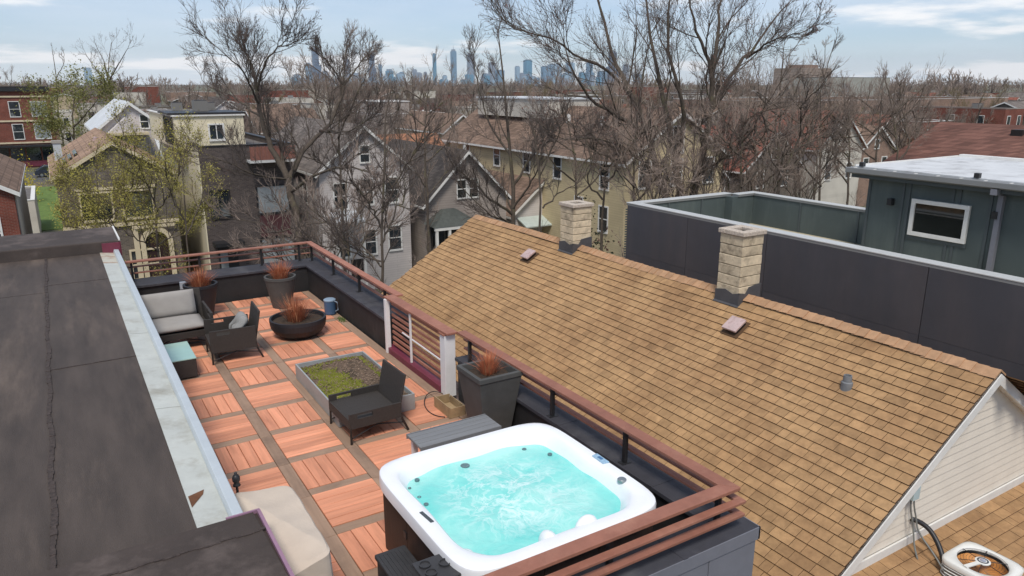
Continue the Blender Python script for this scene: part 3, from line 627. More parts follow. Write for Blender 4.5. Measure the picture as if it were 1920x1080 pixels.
for i in range(900):
    x = rr.uniform(BX0+.06, BX1-.06); y = rr.uniform(BY0+.06, BY1-.06); a = rr.uniform(0, 3); l = rr.uniform(.01, .03); w_ = rr.uniform(.004, .010); z = .212+.015*math.sin(5*x+3*y)
    c_, s_ = math.cos(a), math.sin(a); lit.poly([(x-c_*l, y-s_*l, z), (x+s_*w_, y-c_*w_, z+.006), (x+c_*l, y+s_*l, z+rr.uniform(0, .012)), (x-s_*w_, y+c_*w_, z+.004)], [(0, 1, 2, 3)])
tag(lit.build('litter', M('leaf_litter', S(136, 116, 98), .9, .4, 20), rb_), None, kind='stuff')

# ================================================================== small things
jg = thing('drinks_cooler', 'round blue drinks cooler standing against the black parapet', 'cooler', (2.47, 3.15, 0))
b = MB(); b.lathe([(.10, .001), (.115, .03), (.12, .30)], 2.46, 3.15, 24); b.build('body', M('cooler_blue', S(66, 94, 124), .45, .08, 4), jg)
b = MB(); b.lathe([(.125, .301), (.125, .325), (.10, .34), (.02, .342)], 2.46, 3.15, 24); b.build('lid', M('cooler_lid', S(140, 160, 178), .4, .05, 4), jg)
MB().tube([(2.53, 3.05, .30), (2.57, 3.0, .28), (2.58, 3.0, .12), (2.54, 3.05, .08)], .012, 8).build('handle', M('cooler_handle', S(130, 146, 160), .4, .05, 4), jg)
ob_ = thing('outlet_box', 'small grey electrical box on the far parapet behind the black planter', 'box', (-.02, 5.2, .45))
MB().box(-.10, .02, 5.16, 5.268, .36, .58).build('box', M('box_grey', S(150, 158, 168), .5, .1, 5), ob_, bevel=.006); MB().box(-.105, .025, 5.145, 5.159, .44, .585).build('lid', M('box_grey_lid', S(168, 176, 184), .5, .1, 5), ob_)
wb = thing('wooden_box', 'small broken wooden crate on the deck behind the square planter', 'crate', (2.5, -2.45, 0))
mOld = M('old_wood', S(158, 136, 104), .85, .25, 6, .4, 20, rv=.15)
for q in ((2.30, 2.315, -2.62, -2.12, .001, .17), (2.555, 2.57, -2.60, -2.14, .001, .13), (2.317, 2.553, -2.135, -2.12, .001, .15), (2.317, 2.553, -2.62, -2.605, .001, .15), (2.317, 2.553, -2.60, -2.137, .001, .016)): MB().box(*q).build('board', mOld, wb)
cb_ = thing('cable', 'thin black cable looped on the deck in front of the gate', 'cable', (2.3, -2.1, 0))
cpts = [(2.60, -1.80, .02), (2.50, -1.72, .06), (2.38, -1.72, .05), (2.26, -1.85, .02), (2.17, -2.05, .012), (2.13, -2.3, .012), (2.18, -2.48, .012), (2.26, -2.55, .012)]
MB().hose(cpts, .007, 6).build('wire', mBlackMetal, cb_, smooth=True)
weed = thing('weed', 'small green weeds at the foot of the parapet below the blue cooler', 'plant', (2.5, 2.6, 0)); b = MB()
for i in range(70):
    a = rr.uniform(0, math.tau); l = rr.uniform(.04, .12); x, y = 2.53+rr.uniform(-.07, .05), 2.65+rr.uniform(-.18, .15); wv = .006
    b.poly([(x-wv, y, .002), (x+wv, y, .002), (x+math.cos(a)*l, y+math.sin(a)*l, rr.uniform(.02, .08))], [(0, 1, 2)])
b.build('leaves', M('weed_green', S(74, 92, 40), .8, .2, 9), weed)
# covered grill and a black finial
gr = thing('covered_grill', 'barbecue grill under a draped beige cover at the left wall', 'grill cover', (-.8, -5.5, 0))
mCov = M('beige_cover', S(198, 184, 168), .8, .06, 3, .25, 7, stain=S(192, 174, 154), sscale=1.4)
b = MB(); n_ = 120; NS_, NT = 14, 16; V = []
def cov_top(x, y):                                   # the top sags in two planes about a diagonal crease
    u, v = (x+1.08)/.62, (y+6.2)/1.35; hi = .93+.12*(1-u); lo_ = hi-.26*max(0, u*.9-v*1.0+.02)*0-.24*max(0, (1-v)-u)
    return lo_+.008*math.sin(9*x+5*y)+.006*math.sin(21*y-8*x)
def cov_ring(k, g=1.0):
    t = k*math.tau/n_; c, s_ = math.cos(t), math.sin(t); e = 9.; q = (abs(c)**e+abs(s_)**e)**(-1/e); return -.79+.275*q*c*g, -5.50+.62*q*s_*g
for j in range(NS_+1):
    f = j/NS_
    for k in range(n_):
        t = k*math.tau/n_; x, y = cov_ring(k, 1.10-.10*f); fold = (1-f)*(.03*math.sin(9*t+3*f)+.02*math.sin(17*t-4*f)); zt = cov_top(*cov_ring(k))-.02
        V.append((x*(1)+(x+.78)*fold, y+(y+5.53)*fold*.5, .02+(zt-.02)*f))
for j in range(1, NT+1):
    f = 1-j/NT*.999
    for k in range(n_): x, y = cov_ring(k, f); V.append((x, y, cov_top(x, y)))
b.poly(V, [(i*n_+k, i*n_+(k+1) % n_, (i+1)*n_+(k+1) % n_, (i+1)*n_+k) for i in range(NS_+NT) for k in range(n_)]); b.build('cover', mCov, gr, smooth=22)
fi = thing('garden_torch', 'black finial of a garden torch above the gutter edge beside the covered grill', 'torch', (-1.0, -4.85, 0))
MB().tube([(-1.0, -4.85, 0), (-1.0, -4.85, 1.06)], .012, 8).build('pole', mBlackMetal, fi)
b = MB(); b.lathe([(.035, 1.06), (.03, 1.075), (.022, 1.09), (.034, 1.11), (.036, 1.14), (.025, 1.165), (.012, 1.175), (.015, 1.19), (.002, 1.2)], -1.0, -4.85, 18); b.build('finial', mBlackMetal, fi, smooth=True)
# ================================================================== the neighbour's house with the tan shingle roof
mShin = M('tan_shingle', S(174, 139, 99), .92, .2, 9, .5, 90, attr='tone', world=True, stain=S(146, 112, 78), sscale=.9, sth=(.40, .70))
mRidge = M('ridge_shingle', S(176, 139, 106), .92, .16, 9, .5, 90, attr='tone', world=True)
mSiding = M('cream_siding', S(222, 214, 200), .7, .05, 3, world=True)
mFeltN = M('roof_underlay', S(88, 66, 46), .9, .2, 5)
RX, RZ_, SL = 6.95, 1.42, .64; AL = math.atan(SL); EX = 3.42; Y0R, Y1R = -7.54, 4.96
def rz_at(x): return RZ_-SL*abs(RX-x)
nh = thing('neighbour_house', 'house next door with a large tan shingle roof and cream clapboard gable', 'house', (RX, -1.3, GZ))
MB().prism([(3.75, Y0R+.12, GZ), (10.15, Y0R+.12, GZ), (10.15, Y0R+.12, rz_at(10.15)-.15), (RX, Y0R+.12, RZ_-.16), (3.75, Y0R+.12, rz_at(3.75)-.15)], (0, Y1R-Y0R-.4, 0)).build('wall', mSiding, nh)
for s_ in (-1, 1):
    x = RX+s_*(RX-EX); MB().prism([(RX, Y0R, RZ_-.02), (x, Y0R, rz_at(x)-.02), (x, Y0R, rz_at(x)-.10), (RX, Y0R, RZ_-.10)], (0, Y1R-Y0R, 0)).build('roof_slope', mFeltN, nh)
SLEN = (RX-EX)/math.cos(AL); EXPO = .131; NC = int(SLEN/EXPO)
def shingle_pts(wd, ln):
    g = .0025; return [(0, g, 0), (0, wd-g, 0), (ln, wd-g, 0), (ln, g, 0), (0, g, .026), (0, wd-g, .026), (ln, wd-g, .004), (ln, g, .004)]
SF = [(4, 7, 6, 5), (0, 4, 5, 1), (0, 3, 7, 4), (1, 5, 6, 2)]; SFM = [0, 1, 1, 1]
mEdge = M('shingle_edge_shade', S(92, 66, 44), .95, .25, 12)      # dark asphalt cut edge, with each course's shadow line put into its colour
_sm = {}
def shingle_mesh(wd, tone, mat):
    k = (wd, tone, mat.name)
    if k not in _sm:
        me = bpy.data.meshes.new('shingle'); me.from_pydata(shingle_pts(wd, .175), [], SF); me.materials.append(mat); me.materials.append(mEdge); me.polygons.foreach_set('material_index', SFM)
        a = me.attributes.new('tone', 'FLOAT', 'FACE'); a.data.foreach_set('value', [tone]*4); _sm[k] = me
    return _sm[k]
def lay(x0f, mat_w, n_rows, y_start, y_end, emit, rr):
    for c in range(n_rows):
        y = y_start-rr.uniform(0, .2); run = rr.random()
        while y < y_end:
            wd = rr.choice((.12, .15, .18, .22, .27)); 
            if y+wd > y_end+.02: wd = max(.06, y_end-y)
            if y+wd > y_start: emit(c, max(y, y_start), round(min(wd, y+wd-y_start), 3) if y < y_start else round(wd, 3), rr.choice((.15, .32, .45, .5, .55, .58, .62, .66, .72, .85)))
            y += wd
cells = []
lay(0, 0, NC, Y0R+.01, Y1R, lambda c, y, wd, t: cells.append((c, y, wd, t)), random.Random(3))
def main_pos(c, y): d = c*EXPO; return (EX-.02+d*math.cos(AL), y, rz_at(EX-.02)+d*math.sin(AL)-.004)
near = sorted(cells, key=lambda q: (main_pos(q[0], q[1])[0]+2.0)**2+(q[1]+11.3)**2+(3.6)**2+(1e4 if main_pos(q[0], q[1])[0] < 4.2 else 0))
single, rest = near[:190], near[190:]
for c, y, wd, t in single:
    p = main_pos(c, y); link('shingle', shingle_mesh(wd, t, mShin), nh, (p[0]-RX, p[1]+1.3, p[2]-GZ+rnd.uniform(0, .003)), (0, -AL, 0))
def join_shingles(lst, posf, rot, name, mat):
    V, F, T = [], [], []; m3 = rot
    for c, y, wd, t in lst:
        o = len(V); p = Vector(posf(c, y))+Vector((0, 0, rnd.uniform(0, .003))); V += [tuple(p+m3 @ Vector(q)) for q in shingle_pts(wd, .175)]
        F += [tuple(i+o for i in f) for f in SF]; T += [t]*4
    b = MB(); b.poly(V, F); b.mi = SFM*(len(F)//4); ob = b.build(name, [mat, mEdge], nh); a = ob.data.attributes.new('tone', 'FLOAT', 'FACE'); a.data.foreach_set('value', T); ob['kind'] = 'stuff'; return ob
join_shingles(rest, main_pos, Matrix.Rotation(-AL, 3, 'Y'), 'shingles', mShin)
# far slope (hidden side) shingles as one part
cells2 = []; lay(0, 0, NC, Y0R+.01, Y1R, lambda c, y, wd, t: cells2.append((c, y, wd, t)), random.Random(4))
join_shingles(cells2, lambda c, y: (2*RX-EX+.02-c*EXPO*math.cos(AL), y+.0, rz_at(EX-.02)+c*EXPO*math.sin(AL)-.004), Matrix.Rotation(math.pi, 3, 'Z') @ Matrix.Rotation(-AL, 3, 'Y') @ Matrix.Translation((0, 0, 0)).to_3x3(), 'far_side_shingles', mShin)
_rm = []
for t in (.35, .5, .62, .8):                          # ridge caps: bent tabs lapping along the ridge
    me = bpy.data.meshes.new('ridge_cap'); w_ = .15; c_, s_ = math.cos(AL)*w_, math.sin(AL)*w_
    me.from_pydata([(-c_, 0, -s_+.022), (0, 0, .024), (c_, 0, -s_+.022), (-c_, .19, -s_+.008), (0, .19, .010), (c_, .19, -s_+.008), (-c_, 0, -s_), (0, 0, .0), (c_, 0, -s_)], [], [(0, 1, 4, 3), (1, 2, 5, 4), (6, 7, 1, 0), (7, 8, 2, 1)])
    me.materials.append(mRidge); a = me.attributes.new('tone', 'FLOAT', 'FACE'); a.data.foreach_set('value', [t]*4); _rm.append(me)
y = Y0R
while y < Y1R-.1:
    link('ridge_cap', rnd.choice(_rm), nh, (rnd.uniform(-.006, .006), y+1.3, RZ_-GZ+.012+.015*math.sin(y*.9)+rnd.uniform(0, .006)), (rnd.uniform(-.02, .02), 0, rnd.uniform(-.02, .02))); y += .137
# chimneys of rough blocks with flashing skirts and caps
mBlock = M('chimney_block', S(204, 188, 160), .92, .22, 6, .8, 30, rv=.14, stain=S(120, 108, 92), sscale=5, sth=(.5, .75))
mCapB = M('chimney_cap', S(188, 176, 162), .95, .35, 40, 1., 60); mTar = M('tar_flashing', S(78, 77, 79), .6, .2, 6, .5, 20)
def chimney(x0, y0, wd, top):
    z0 = rz_at(x0)-.25; cx, cy = x0+wd/2, y0+wd/2
    ch = MB().box(x0+.012, x0+wd-.012, y0+.012, y0+wd-.012, z0, top-.05).build('chimney', M('mortar', S(128, 116, 98), .95, .2, 9), nh)
    n_ = 7; zb = RZ_-.15; hh = (top-.075-zb)/n_
    for k in range(n_):
        e = rnd.uniform(0, .006); MB().box(x0-e, x0+wd+e, y0-e, y0+wd+e, zb+k*hh+.006, zb+(k+1)*hh-.004).build('block', mBlock, ch, bevel=.008)
    MB().box(x0+.001, x0+wd-.001, y0+.001, y0+wd-.001, z0, zb+.004).build('block', mBlock, ch)
    b = MB(); q = .035
    for a in ((x0-q, x0+wd+q, y0-q, y0+.10), (x0-q, x0+wd+q, y0+wd-.10, y0+wd+q), (x0-q, x0+.10, y0+.10, y0+wd-.10), (x0+wd-.10, x0+wd+q, y0+.10, y0+wd-.10)): b.box(*a, top-.072, top)
    b.build('cap', mCapB, ch, bevel=.012); MB().box(x0+.1, x0+wd-.1, y0+.1, y0+wd-.1, top-.12, top-.049).build('flue', M('flue_soot', S(34, 30, 28), .9, .2, 9), ch)
    e = .018; za = rz_at(x0-e)
    pts = [(x0-e, y0-e, za-.04), (x0-e, y0+wd+e, za-.04), (x0-e, y0+wd+e, za+.20), (x0-e, y0+wd*.6, za+.24), (x0-e, y0+wd*.25, za+.19), (x0-e, y0-e, za+.23)]
    MB().prism(pts, (e*.9, 0, 0)).build('flashing', mTar, ch); MB().box(x0-e-.004, x0+.03, y0-e-.004, y0+.03, za-.04, za+.215).build('flashing', mTar, ch)
    pts = [(x0-e, y0-e, za-.04), (x0-e, y0-e, za+.23), (x0+wd*.3, y0-e, za+.20), (x0+wd*.45, y0-e, za+.30), (x0+wd+e, y0-e, za+.33), (x0+wd+e, y0-e, za-.04)]
    MB().prism(pts, (0, e*.9, 0)).build('flashing', mTar, ch)
    MB().prism([(x0-.05, y0-.03, rz_at(x0-.05)+.024), (x0+.02, y0-.03, rz_at(x0+.02)+.024), (x0+.02, y0+wd+.03, rz_at(x0+.02)+.024), (x0-.05, y0+wd+.03, rz_at(x0-.05)+.024)], (0, 0, .006)).build('flashing', mTar, ch)
chimney(6.74, .52, .45, 2.30); chimney(6.74, -3.82, .45, 2.46)
mVent = M('vent_brown', S(186, 164, 160), .45, .2, 6, stain=S(128, 98, 92), sscale=12, rv=.05)
for vx, vy in ((6.38, 1.55), (6.40, -4.12)):           # box vents
    z = rz_at(vx); up = Vector((-math.sin(AL), 0, math.cos(AL))); dn = Vector((-math.cos(AL), 0, -math.sin(AL))); yv = Vector((0, 1, 0)); c = Vector((vx, vy, z))
    def bx(a0, a1, b0, b1, h0, h1): return [c+dn*a+yv*b_+up*h for h in (h0, h1) for b_ in (b0, b1) for a in (a0, a1)]
    FB = [(0, 2, 3, 1), (4, 5, 7, 6), (0, 1, 5, 4), (2, 6, 7, 3), (0, 4, 6, 2), (1, 3, 7, 5)]
    v_ = MB().poly(bx(-.11, .10, -.11, .11, .02, .085), FB).build('roof_vent', mFrame, nh)
    MB().poly(bx(-.13, .14, -.135, .135, .086, .125), FB).build('hood', mVent, v_, bevel=.01); MB().poly(bx(-.16, .18, -.16, .16, .020, .028), FB).build('base_flange', mFeltN, v_)
pz = rz_at(6.15); b = MB(); b.lathe([(.075, pz-.05), (.07, pz+.08), (.055, pz+.09), (.052, pz+.17), (.04, pz+.17), (.04, pz+.02)], 6.15, -6.17, 20); b.build('vent_pipe', M('lead_pipe', S(118, 120, 122), .55, .2, 8), nh)
# cream clapboards of the gable above the lower roof, trims
ZT = -.37
for k in range(17):
    z0 = ZT+.03+k*.103; z1 = z0+.099
    xa = RX-(RZ_-.12-z0)/SL; xb = RX-(RZ_-.12-z1)/SL
    xa2, xb2 = 2*RX-xa, 2*RX-xb
    if z1 > RZ_-.16: break
    YW = Y0R+.12
    MB().poly([(xa, YW-.017, z0), (xa2, YW-.017, z0), (xb2, YW-.006, z1), (xb, YW-.006, z1), (xa, YW+.001, z0), (xa2, YW+.001, z0), (xb2, YW+.001, z1), (xb, YW+.001, z1)], [(0, 1, 2, 3), (4, 5, 1, 0), (3, 2, 6, 7), (5, 6, 2, 1), (4, 0, 3, 7)]).build('siding_board', mSiding, nh)
def rake(sgn):
    xe = RX+sgn*(RX-EX); pts = [(RX, Y0R-.012, RZ_-.02), (xe, Y0R-.012, rz_at(xe)-.02), (xe, Y0R-.012, rz_at(xe)-.15), (RX, Y0R-.012, RZ_-.15)]
    MB().prism(pts, (0, .035 if sgn < 0 else .035, 0)).build('rake_board', mTrim, nh)
    pts = [(RX, Y0R+.024, RZ_-.10), (xe, Y0R+.024, rz_at(xe)-.10), (xe, Y0R+.024, rz_at(xe)-.135), (RX, Y0R+.024, RZ_-.135)]
    MB().prism(pts, (0, .09, 0)).build('soffit', mTrim, nh)
rake(-1); rake(1)
MB().box(4.2, 9.7, Y0R+.075, Y0R+.098, ZT-.10, ZT+.03).build('skirt_board', mTrim, nh, bevel=.004)
# lower rear roof
LS = .30; AL2 = math.atan(LS); LY = Y0R+.07; LZ = ZT-.07; ND = 20
MB().prism([(3.9, LY, LZ-.02), (3.9, LY-ND*.131*math.cos(AL2), LZ-.02-ND*.131*math.sin(AL2)), (3.9, LY-ND*.131*math.cos(AL2), LZ-.14-ND*.131*math.sin(AL2)), (3.9, LY, LZ-.14)], (6.1, 0, 0)).build('roof_slope', mFeltN, nh)
MB().box(4.1, 9.8, LY-ND*.125, LY+.05, GZ, LZ-ND*.131*math.sin(AL2)-.16).build('rear_wall', mSiding, nh)
cells3 = []; lay(0, 0, ND, 3.95, 9.95, lambda c, y, wd, t: cells3.append((c, y, wd, t)), random.Random(6))
rot2 = Matrix.Rotation(math.pi/2, 3, 'Z') @ Matrix.Rotation(-AL2, 3, 'Y')   # local x climbs towards +Y, local y runs towards -X
def low_pos(c, x, wd): d = (ND-c)*.131; return (x+wd, LY-d*math.cos(AL2), LZ-d*math.sin(AL2)-.016)
vis = [q for q in cells3 if 4.9 < q[1] < 8.6 and q[0] > 8]; hid = [q for q in cells3 if q not in vis]
vis.sort(key=lambda q: (q[1]-6.8)**2+(q[0]-14)**2*.03)
for c, x, wd, t in vis[:105]:
    p = low_pos(c, x, wd); link('shingle', shingle_mesh(wd, t, mShin), nh, (p[0]-RX, p[1]+1.3, p[2]-GZ+rnd.uniform(0, .003)), rot2.to_euler())
V, F, T = [], [], []
for c, x, wd, t in vis[105:]+hid:
    o = len(V); p = Vector(low_pos(c, x, wd)); V += [tuple(p+rot2 @ Vector(q)) for q in shingle_pts(wd, .175)]; F += [tuple(i+o for i in f) for f in SF]; T += [t]*4
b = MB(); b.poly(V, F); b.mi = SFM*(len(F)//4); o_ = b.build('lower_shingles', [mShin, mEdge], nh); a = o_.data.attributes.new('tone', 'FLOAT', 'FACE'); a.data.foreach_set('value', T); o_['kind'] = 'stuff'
# junction box and conduits on the gable
YW = Y0R+.098; mBoxG = M('box_pale', S(176, 194, 196), .5, .08, 5); mCond = M('conduit_grey', S(122, 124, 120), .5, .12, 9)
jb = MB().prism([(5.50, YW-.002, .20), (5.62, YW-.002, .20), (5.62, YW-.002, .36), (5.50, YW-.002, .36)], (0, -.09, 0)).build('junction_box', mBoxG, nh, bevel=.006)
MB().hose([(5.53, YW-.05, .20), (5.53, YW-.06, .10), (5.56, YW-.07, -.02), (5.62, YW-.08, -.16), (5.60, YW-.12, -.36), (5.58, YW-.2, -.50)], .011, 6).build('conduit', mCond, jb, smooth=True)
MB().hose([(5.59, YW-.05, .20), (5.60, YW-.06, .08), (5.65, YW-.08, -.06), (5.66, YW-.10, -.22), (5.68, YW-.3, -.38), (5.62, YW-.48, -.50), (5.63, YW-.55, -.60)], .010, 6).build('conduit', mCond, jb, smooth=True)
MB().hose([(5.70, YW+.0, -.13), (5.78, YW-.06, -.16), (5.83, YW-.16, -.22), (5.80, YW-.30, -.34), (5.72, YW-.42, -.48), (5.66, YW-.50, -.60)], .028, 10).build('insulated_pipe', mBlackMetal, jb, smooth=True)
# air conditioner standing on the lower roof
AX, AY = 5.92, -8.14; az = LZ-LS*(LY-AY)
ac = thing('air_conditioner', 'white round-cornered air conditioner condenser on the lower tan roof', 'air conditioner', (AX, AY, az))
mAcW = M('ac_white', S(222, 222, 216), .45, .05, 4); mAcG = M('ac_grille', S(124, 122, 118), .5, .2, 30); mAcC = M('ac_copper', S(206, 146, 84), .45, .3, 6)
def rr_ring(a, r, z, n_=48):
    o_ = []
    for k in range(n_):
        t = k*math.tau/n_; e = 6; q = (abs(math.cos(t))**e+abs(math.sin(t))**e)**(-1/e)*a; o_.append((AX+q*math.cos(t), AY+q*math.sin(t), z))
    return o_
def loft(rs, n_=48): b = MB(); b.poly([p for r in rs for p in r], [(i*n_+k, i*n_+(k+1) % n_, (i+1)*n_+(k+1) % n_, (i+1)*n_+k) for i in range(len(rs)-1) for k in range(n_)]); return b
h0, h1 = az-.12, az+.29
loft([rr_ring(.30, 0, h0), rr_ring(.30, 0, h1-.05)]).build('body', mAcG, ac, smooth=True)
for k in range(11): loft([rr_ring(.302, 0, h0+.03+k*.037), rr_ring(.309, 0, h0+.035+k*.037), rr_ring(.302, 0, h0+.042+k*.037)]).build('louvre', mAcW, ac)
circ = lambda r, z: [(AX+r*math.cos(k*math.tau/48), AY+r*math.sin(k*math.tau/48), z) for k in range(48)]
loft([rr_ring(.31, 0, h1-.06), rr_ring(.315, 0, h1-.015), rr_ring(.30, 0, h1), circ(.245, h1+.005), circ(.24, h1-.02)]).build('top_panel', mAcW, ac, smooth=True)
loft([circ(.245, h1-.06), circ(.20, h1-.16), circ(.01, h1-.17)]).build('coil', mAcC, ac, smooth=True)
b = MB()
for r_ in np.linspace(.10, .238, 6): b.tube([(AX+r_*math.cos(k*math.tau/32), AY+r_*math.sin(k*math.tau/32), h1+.004) for k in range(33)], .0016, 4)
for k in range(6): t = k*math.tau/6+.3; b.tube([(AX+.06*math.cos(t), AY+.06*math.sin(t), h1+.008), (AX+.243*math.cos(t), AY+.243*math.sin(t), h1+.006)], .004, 5)
b.build('fan_guard', mBlackMetal, ac)
for k in range(3):
    t = k*math.tau/3; p = lambda r, s_, z: (AX+r*math.cos(t+s_), AY+r*math.sin(t+s_), h1-.07+z); MB().poly([p(.05, -.3, .01), p(.05, .3, -.01), p(.21, .32, -.03), p(.21, -.25, .02)], [(0, 1, 2, 3)]).build('fan_blade', M('fan_blade', S(168, 120, 72), .5, .1, 9), ac)
b = MB(); b.lathe([(.075, h1+.004), (.075, h1+.014), (.06, h1+.018), (.002, h1+.018)], AX, AY, 24); hub = b.build('hub', mAcW, ac)
b = MB(); b.lathe([(.056, h1+.0185), (.056, h1+.020), (.04, h1+.020), (.04, h1+.0185)], AX, AY, 24, False); b.build('badge_ring', M('badge_dark', S(60, 66, 78), .5, .4, 60), hub)
b = MB(); b.lathe([(.03, h1+.0185), (.03, h1+.021), (.002, h1+.021)], AX, AY, 20); b.build('badge', M('badge_blue', S(150, 160, 176), .5, .5, 40, stain=S(206, 110, 88), sscale=30), hub)
MB().bar((AX-.07, AY+.01, h1+.012), (AX-.26, AY+.05, h1+.012), .045, .012).build('guard_arm', mAcW, ac)

# ================================================================== dark modern building to the right
mCharP = M('charcoal_panel', S(68, 69, 75), .62, .10, .8, .05, 8, rv=.03, stain=S(80, 77, 80), sscale=.9, sth=(.45, .75), sstretch=(1, 1, .2))
mGreenP = M('green_grey_panel', S(76, 86, 86), .6, .08, 1.5, .05, 8, stain=S(92, 102, 100), sscale=1.2, sstretch=(1, 1, .15))
mGreenD = M('green_grey_batten', S(76, 84, 86), .6, .06, 2)
mCap2 = M('coping_metal', S(196, 198, 196), .4, .05, 3, metal=.1); mCapE = M('coping_edge', S(128, 130, 130), .4, .05, 3)
mWMemb = M('white_membrane', S(206, 208, 208), .5, .12, 1.5, stain=S(150, 148, 146), sscale=1.6, sth=(.5, .75))
WX = 11.3; WZ = 1.47; TF = .55; WY1 = 4.25; WY0 = -16; XE = 16.0; JY = WY1-.33
db = thing('modern_building', 'dark charcoal modern building with roof terrace and green-grey penthouse', 'building', (14, -5, GZ))
MB().box(WX+.03, 18.4, WY0, WY1-.03, GZ, TF-.02).build('body', mCharP, db)
MB().box(WX+.2, 18.2, WY0, WY1-.2, TF-.019, TF).build('terrace_floor', M('terrace_floor', S(176, 166, 140), .9, .15, 2), db)
def wallseg(x0, x1, y0, y1):
    p = MB().box(x0, x1, y0, y1, TF+.001, WZ-.06).build('parapet', mGreenP, db); return p
pw = wallseg(WX+.03, WX+.25, WY0, WY1-.26); pf = wallseg(WX+.03, 15.1, WY1-.25, WY1-.03); pj = wallseg(14.9, 15.1, JY-.2, WY1-.255); pk = wallseg(15.102, XE, JY-.2, JY); pe = wallseg(XE-.2, XE, -3, JY-.205)
def coping(par, x0, x1, y0, y1):
    MB().box(x0-.02, x1+.02, y0-.02, y1+.02, WZ-.06, WZ-.006).build('coping_edge', mCapE, par); MB().box(x0-.03, x1+.03, y0-.03, y1+.03, WZ-.005, WZ+.02).build('coping', mCap2, par, bevel=.006)
coping(pw, WX+.02, WX+.26, WY0, WY1-.30); coping(pf, WX+.02, 15.1, WY1-.26, WY1-.02); coping(pk, 15.14, XE, JY-.21, JY+.0); coping(pe, XE-.21, XE+.01, -3, JY-.26)
for k, (y0, y1) in enumerate(((1.9, 4.21), (-.55, 1.89), (-4.2, -.56), (-6.05, -4.21), (-9, -6.06), (-12, -9.01), (-16, -12.01))):
    m = mGreenP if k == 4 else mCharP
    for z0, z1 in ((.1, WZ-.062), (-2.2, .095), (-4.6, -2.205)): MB().box(WX, WX+.028, y0+.003, y1-.003, z0, z1).build('wall_panel', m, db)
for x in (12.6, 13.9): MB().box(x, x+.04, WY1-.275, WY1-.252, TF+.002, WZ-.062).build('batten', mGreenD, pf)
for y in (.2, 2.0): MB().box(XE-.225, XE-.203, y, y+.04, TF+.002, WZ-.062).build('batten', mGreenD, pe)
b = MB()
for k in range(44): b.box(WX-.006, WX+.04, WY1+.001, WY1+.03, WZ-.2-k*.07, WZ-.165-k*.07)
b.build('corner_trim', mGreenP, db)
PX = 14.2; PY = -.93; PZ = 2.52
MB().box(PX+.02, 18.3, WY0, PY-.02, TF+.001, PZ).build('penthouse_wall', mGreenP, db)
rf = MB().box(PX-.32, 18.7, WY0, PY+.30, PZ+.09, PZ+.24).build('penthouse_roof', mCapE, db, bevel=.01)
MB().box(PX-.22, 18.6, WY0, PY+.22, PZ+.241, PZ+.262).build('roof_membrane', mWMemb, rf)
MB().box(PX-.26, 18.64, WY0, PY+.26, PZ+.002, PZ+.088).build('soffit', mGreenD, rf)
MB().box(PX-.43, PX-.325, WY0, PY+.33, PZ+.12, PZ+.235).build('gutter', mCapE, rf, bevel=.01); MB().box(PX-.20, 18.6, PY+.222, PY+.25, PZ+.241, PZ+.29).build('edge_metal', mTrim, rf); MB().box(18.4, 18.6, WY0, PY+.2, PZ+.263, PZ+.32).build('edge_metal', mTrim, rf)
for k in range(9): MB().box(PX-.415, PX-.30, PY+.1-k*.48, PY+.13-k*.48, PZ+.236, PZ+.246).build('gutter_strap', mTrim, rf)
for yy in (PY+.05, PY-2.52): MB().box(PX-.26, PX-.16, yy-.05, yy+.05, PZ+.262, PZ+.36).build('roof_clip', mBlackMetal, rf)
def pt(px, py): return atX(px, py, PX)
for yy in (PY-.06, PY-.88, PY-1.02, PY-1.98, PY-2.12, PY-2.75): MB().box(PX, PX+.022, yy-.04, yy+.02, TF+.002, PZ-.001).build('batten', mGreenD, db)
a, c = pt(1712, 372), pt(1808, 455); y0, y1, z0, z1 = c[1]-.02, a[1], pt(1708, 441)[2]+.01, pt(1820, 386)[2]
wn = MB(); fwd = .09
for q in ((y0, y1, z0, z0+fwd), (y0, y1, z1-fwd, z1), (y0, y0+fwd, z0+fwd, z1-fwd), (y1-fwd, y1, z0+fwd, z1-fwd)): wn.box(PX-.05, PX+.021, *q)
wn = wn.build('window', mTrim, db, bevel=.006); MB().box(PX-.012, PX+.02, y0+fwd, y1-fwd, z0+fwd, z1-fwd).build('pane', M('dark_pane', S(34, 36, 34), .06, .3, 1.5, spec=.8), wn)
MB().box(PX-.02, PX-.013, y0+fwd, y1-fwd, (z0+z1)/2+.1, (z0+z1)/2+.13).build('blind_edge', M('pane_line', S(80, 78, 74), .4, .1, 5), wn)
MB().box(PX-.01, PX+.0215, y0-.02, y1+.02, z0-.09, z0-.004).build('sill', mGreenD, wn)
for px, py in ((1672, 378), (1869, 403)):
    p = pt(px, py); MB().box(PX-.11, PX+.02, p[1]-.055, p[1]+.055, p[2]-.075, p[2]+.075).build('wall_light', mBlackMetal, db, bevel=.005)
p = pt(1905, 430); MB().box(PX-.09, PX+.019, PY-3.02, PY-2.92, TF, PZ-.05).build('downpipe', mGreySide, db); MB().box(PX-.42, PX-.0, PY-3.03, PY-2.91, PZ-.02, PZ+.10).build('downpipe', mGreySide, db)
MB().tube([(7.9, .9, 1.0), (9.8, .6, .2)], .012, 6)
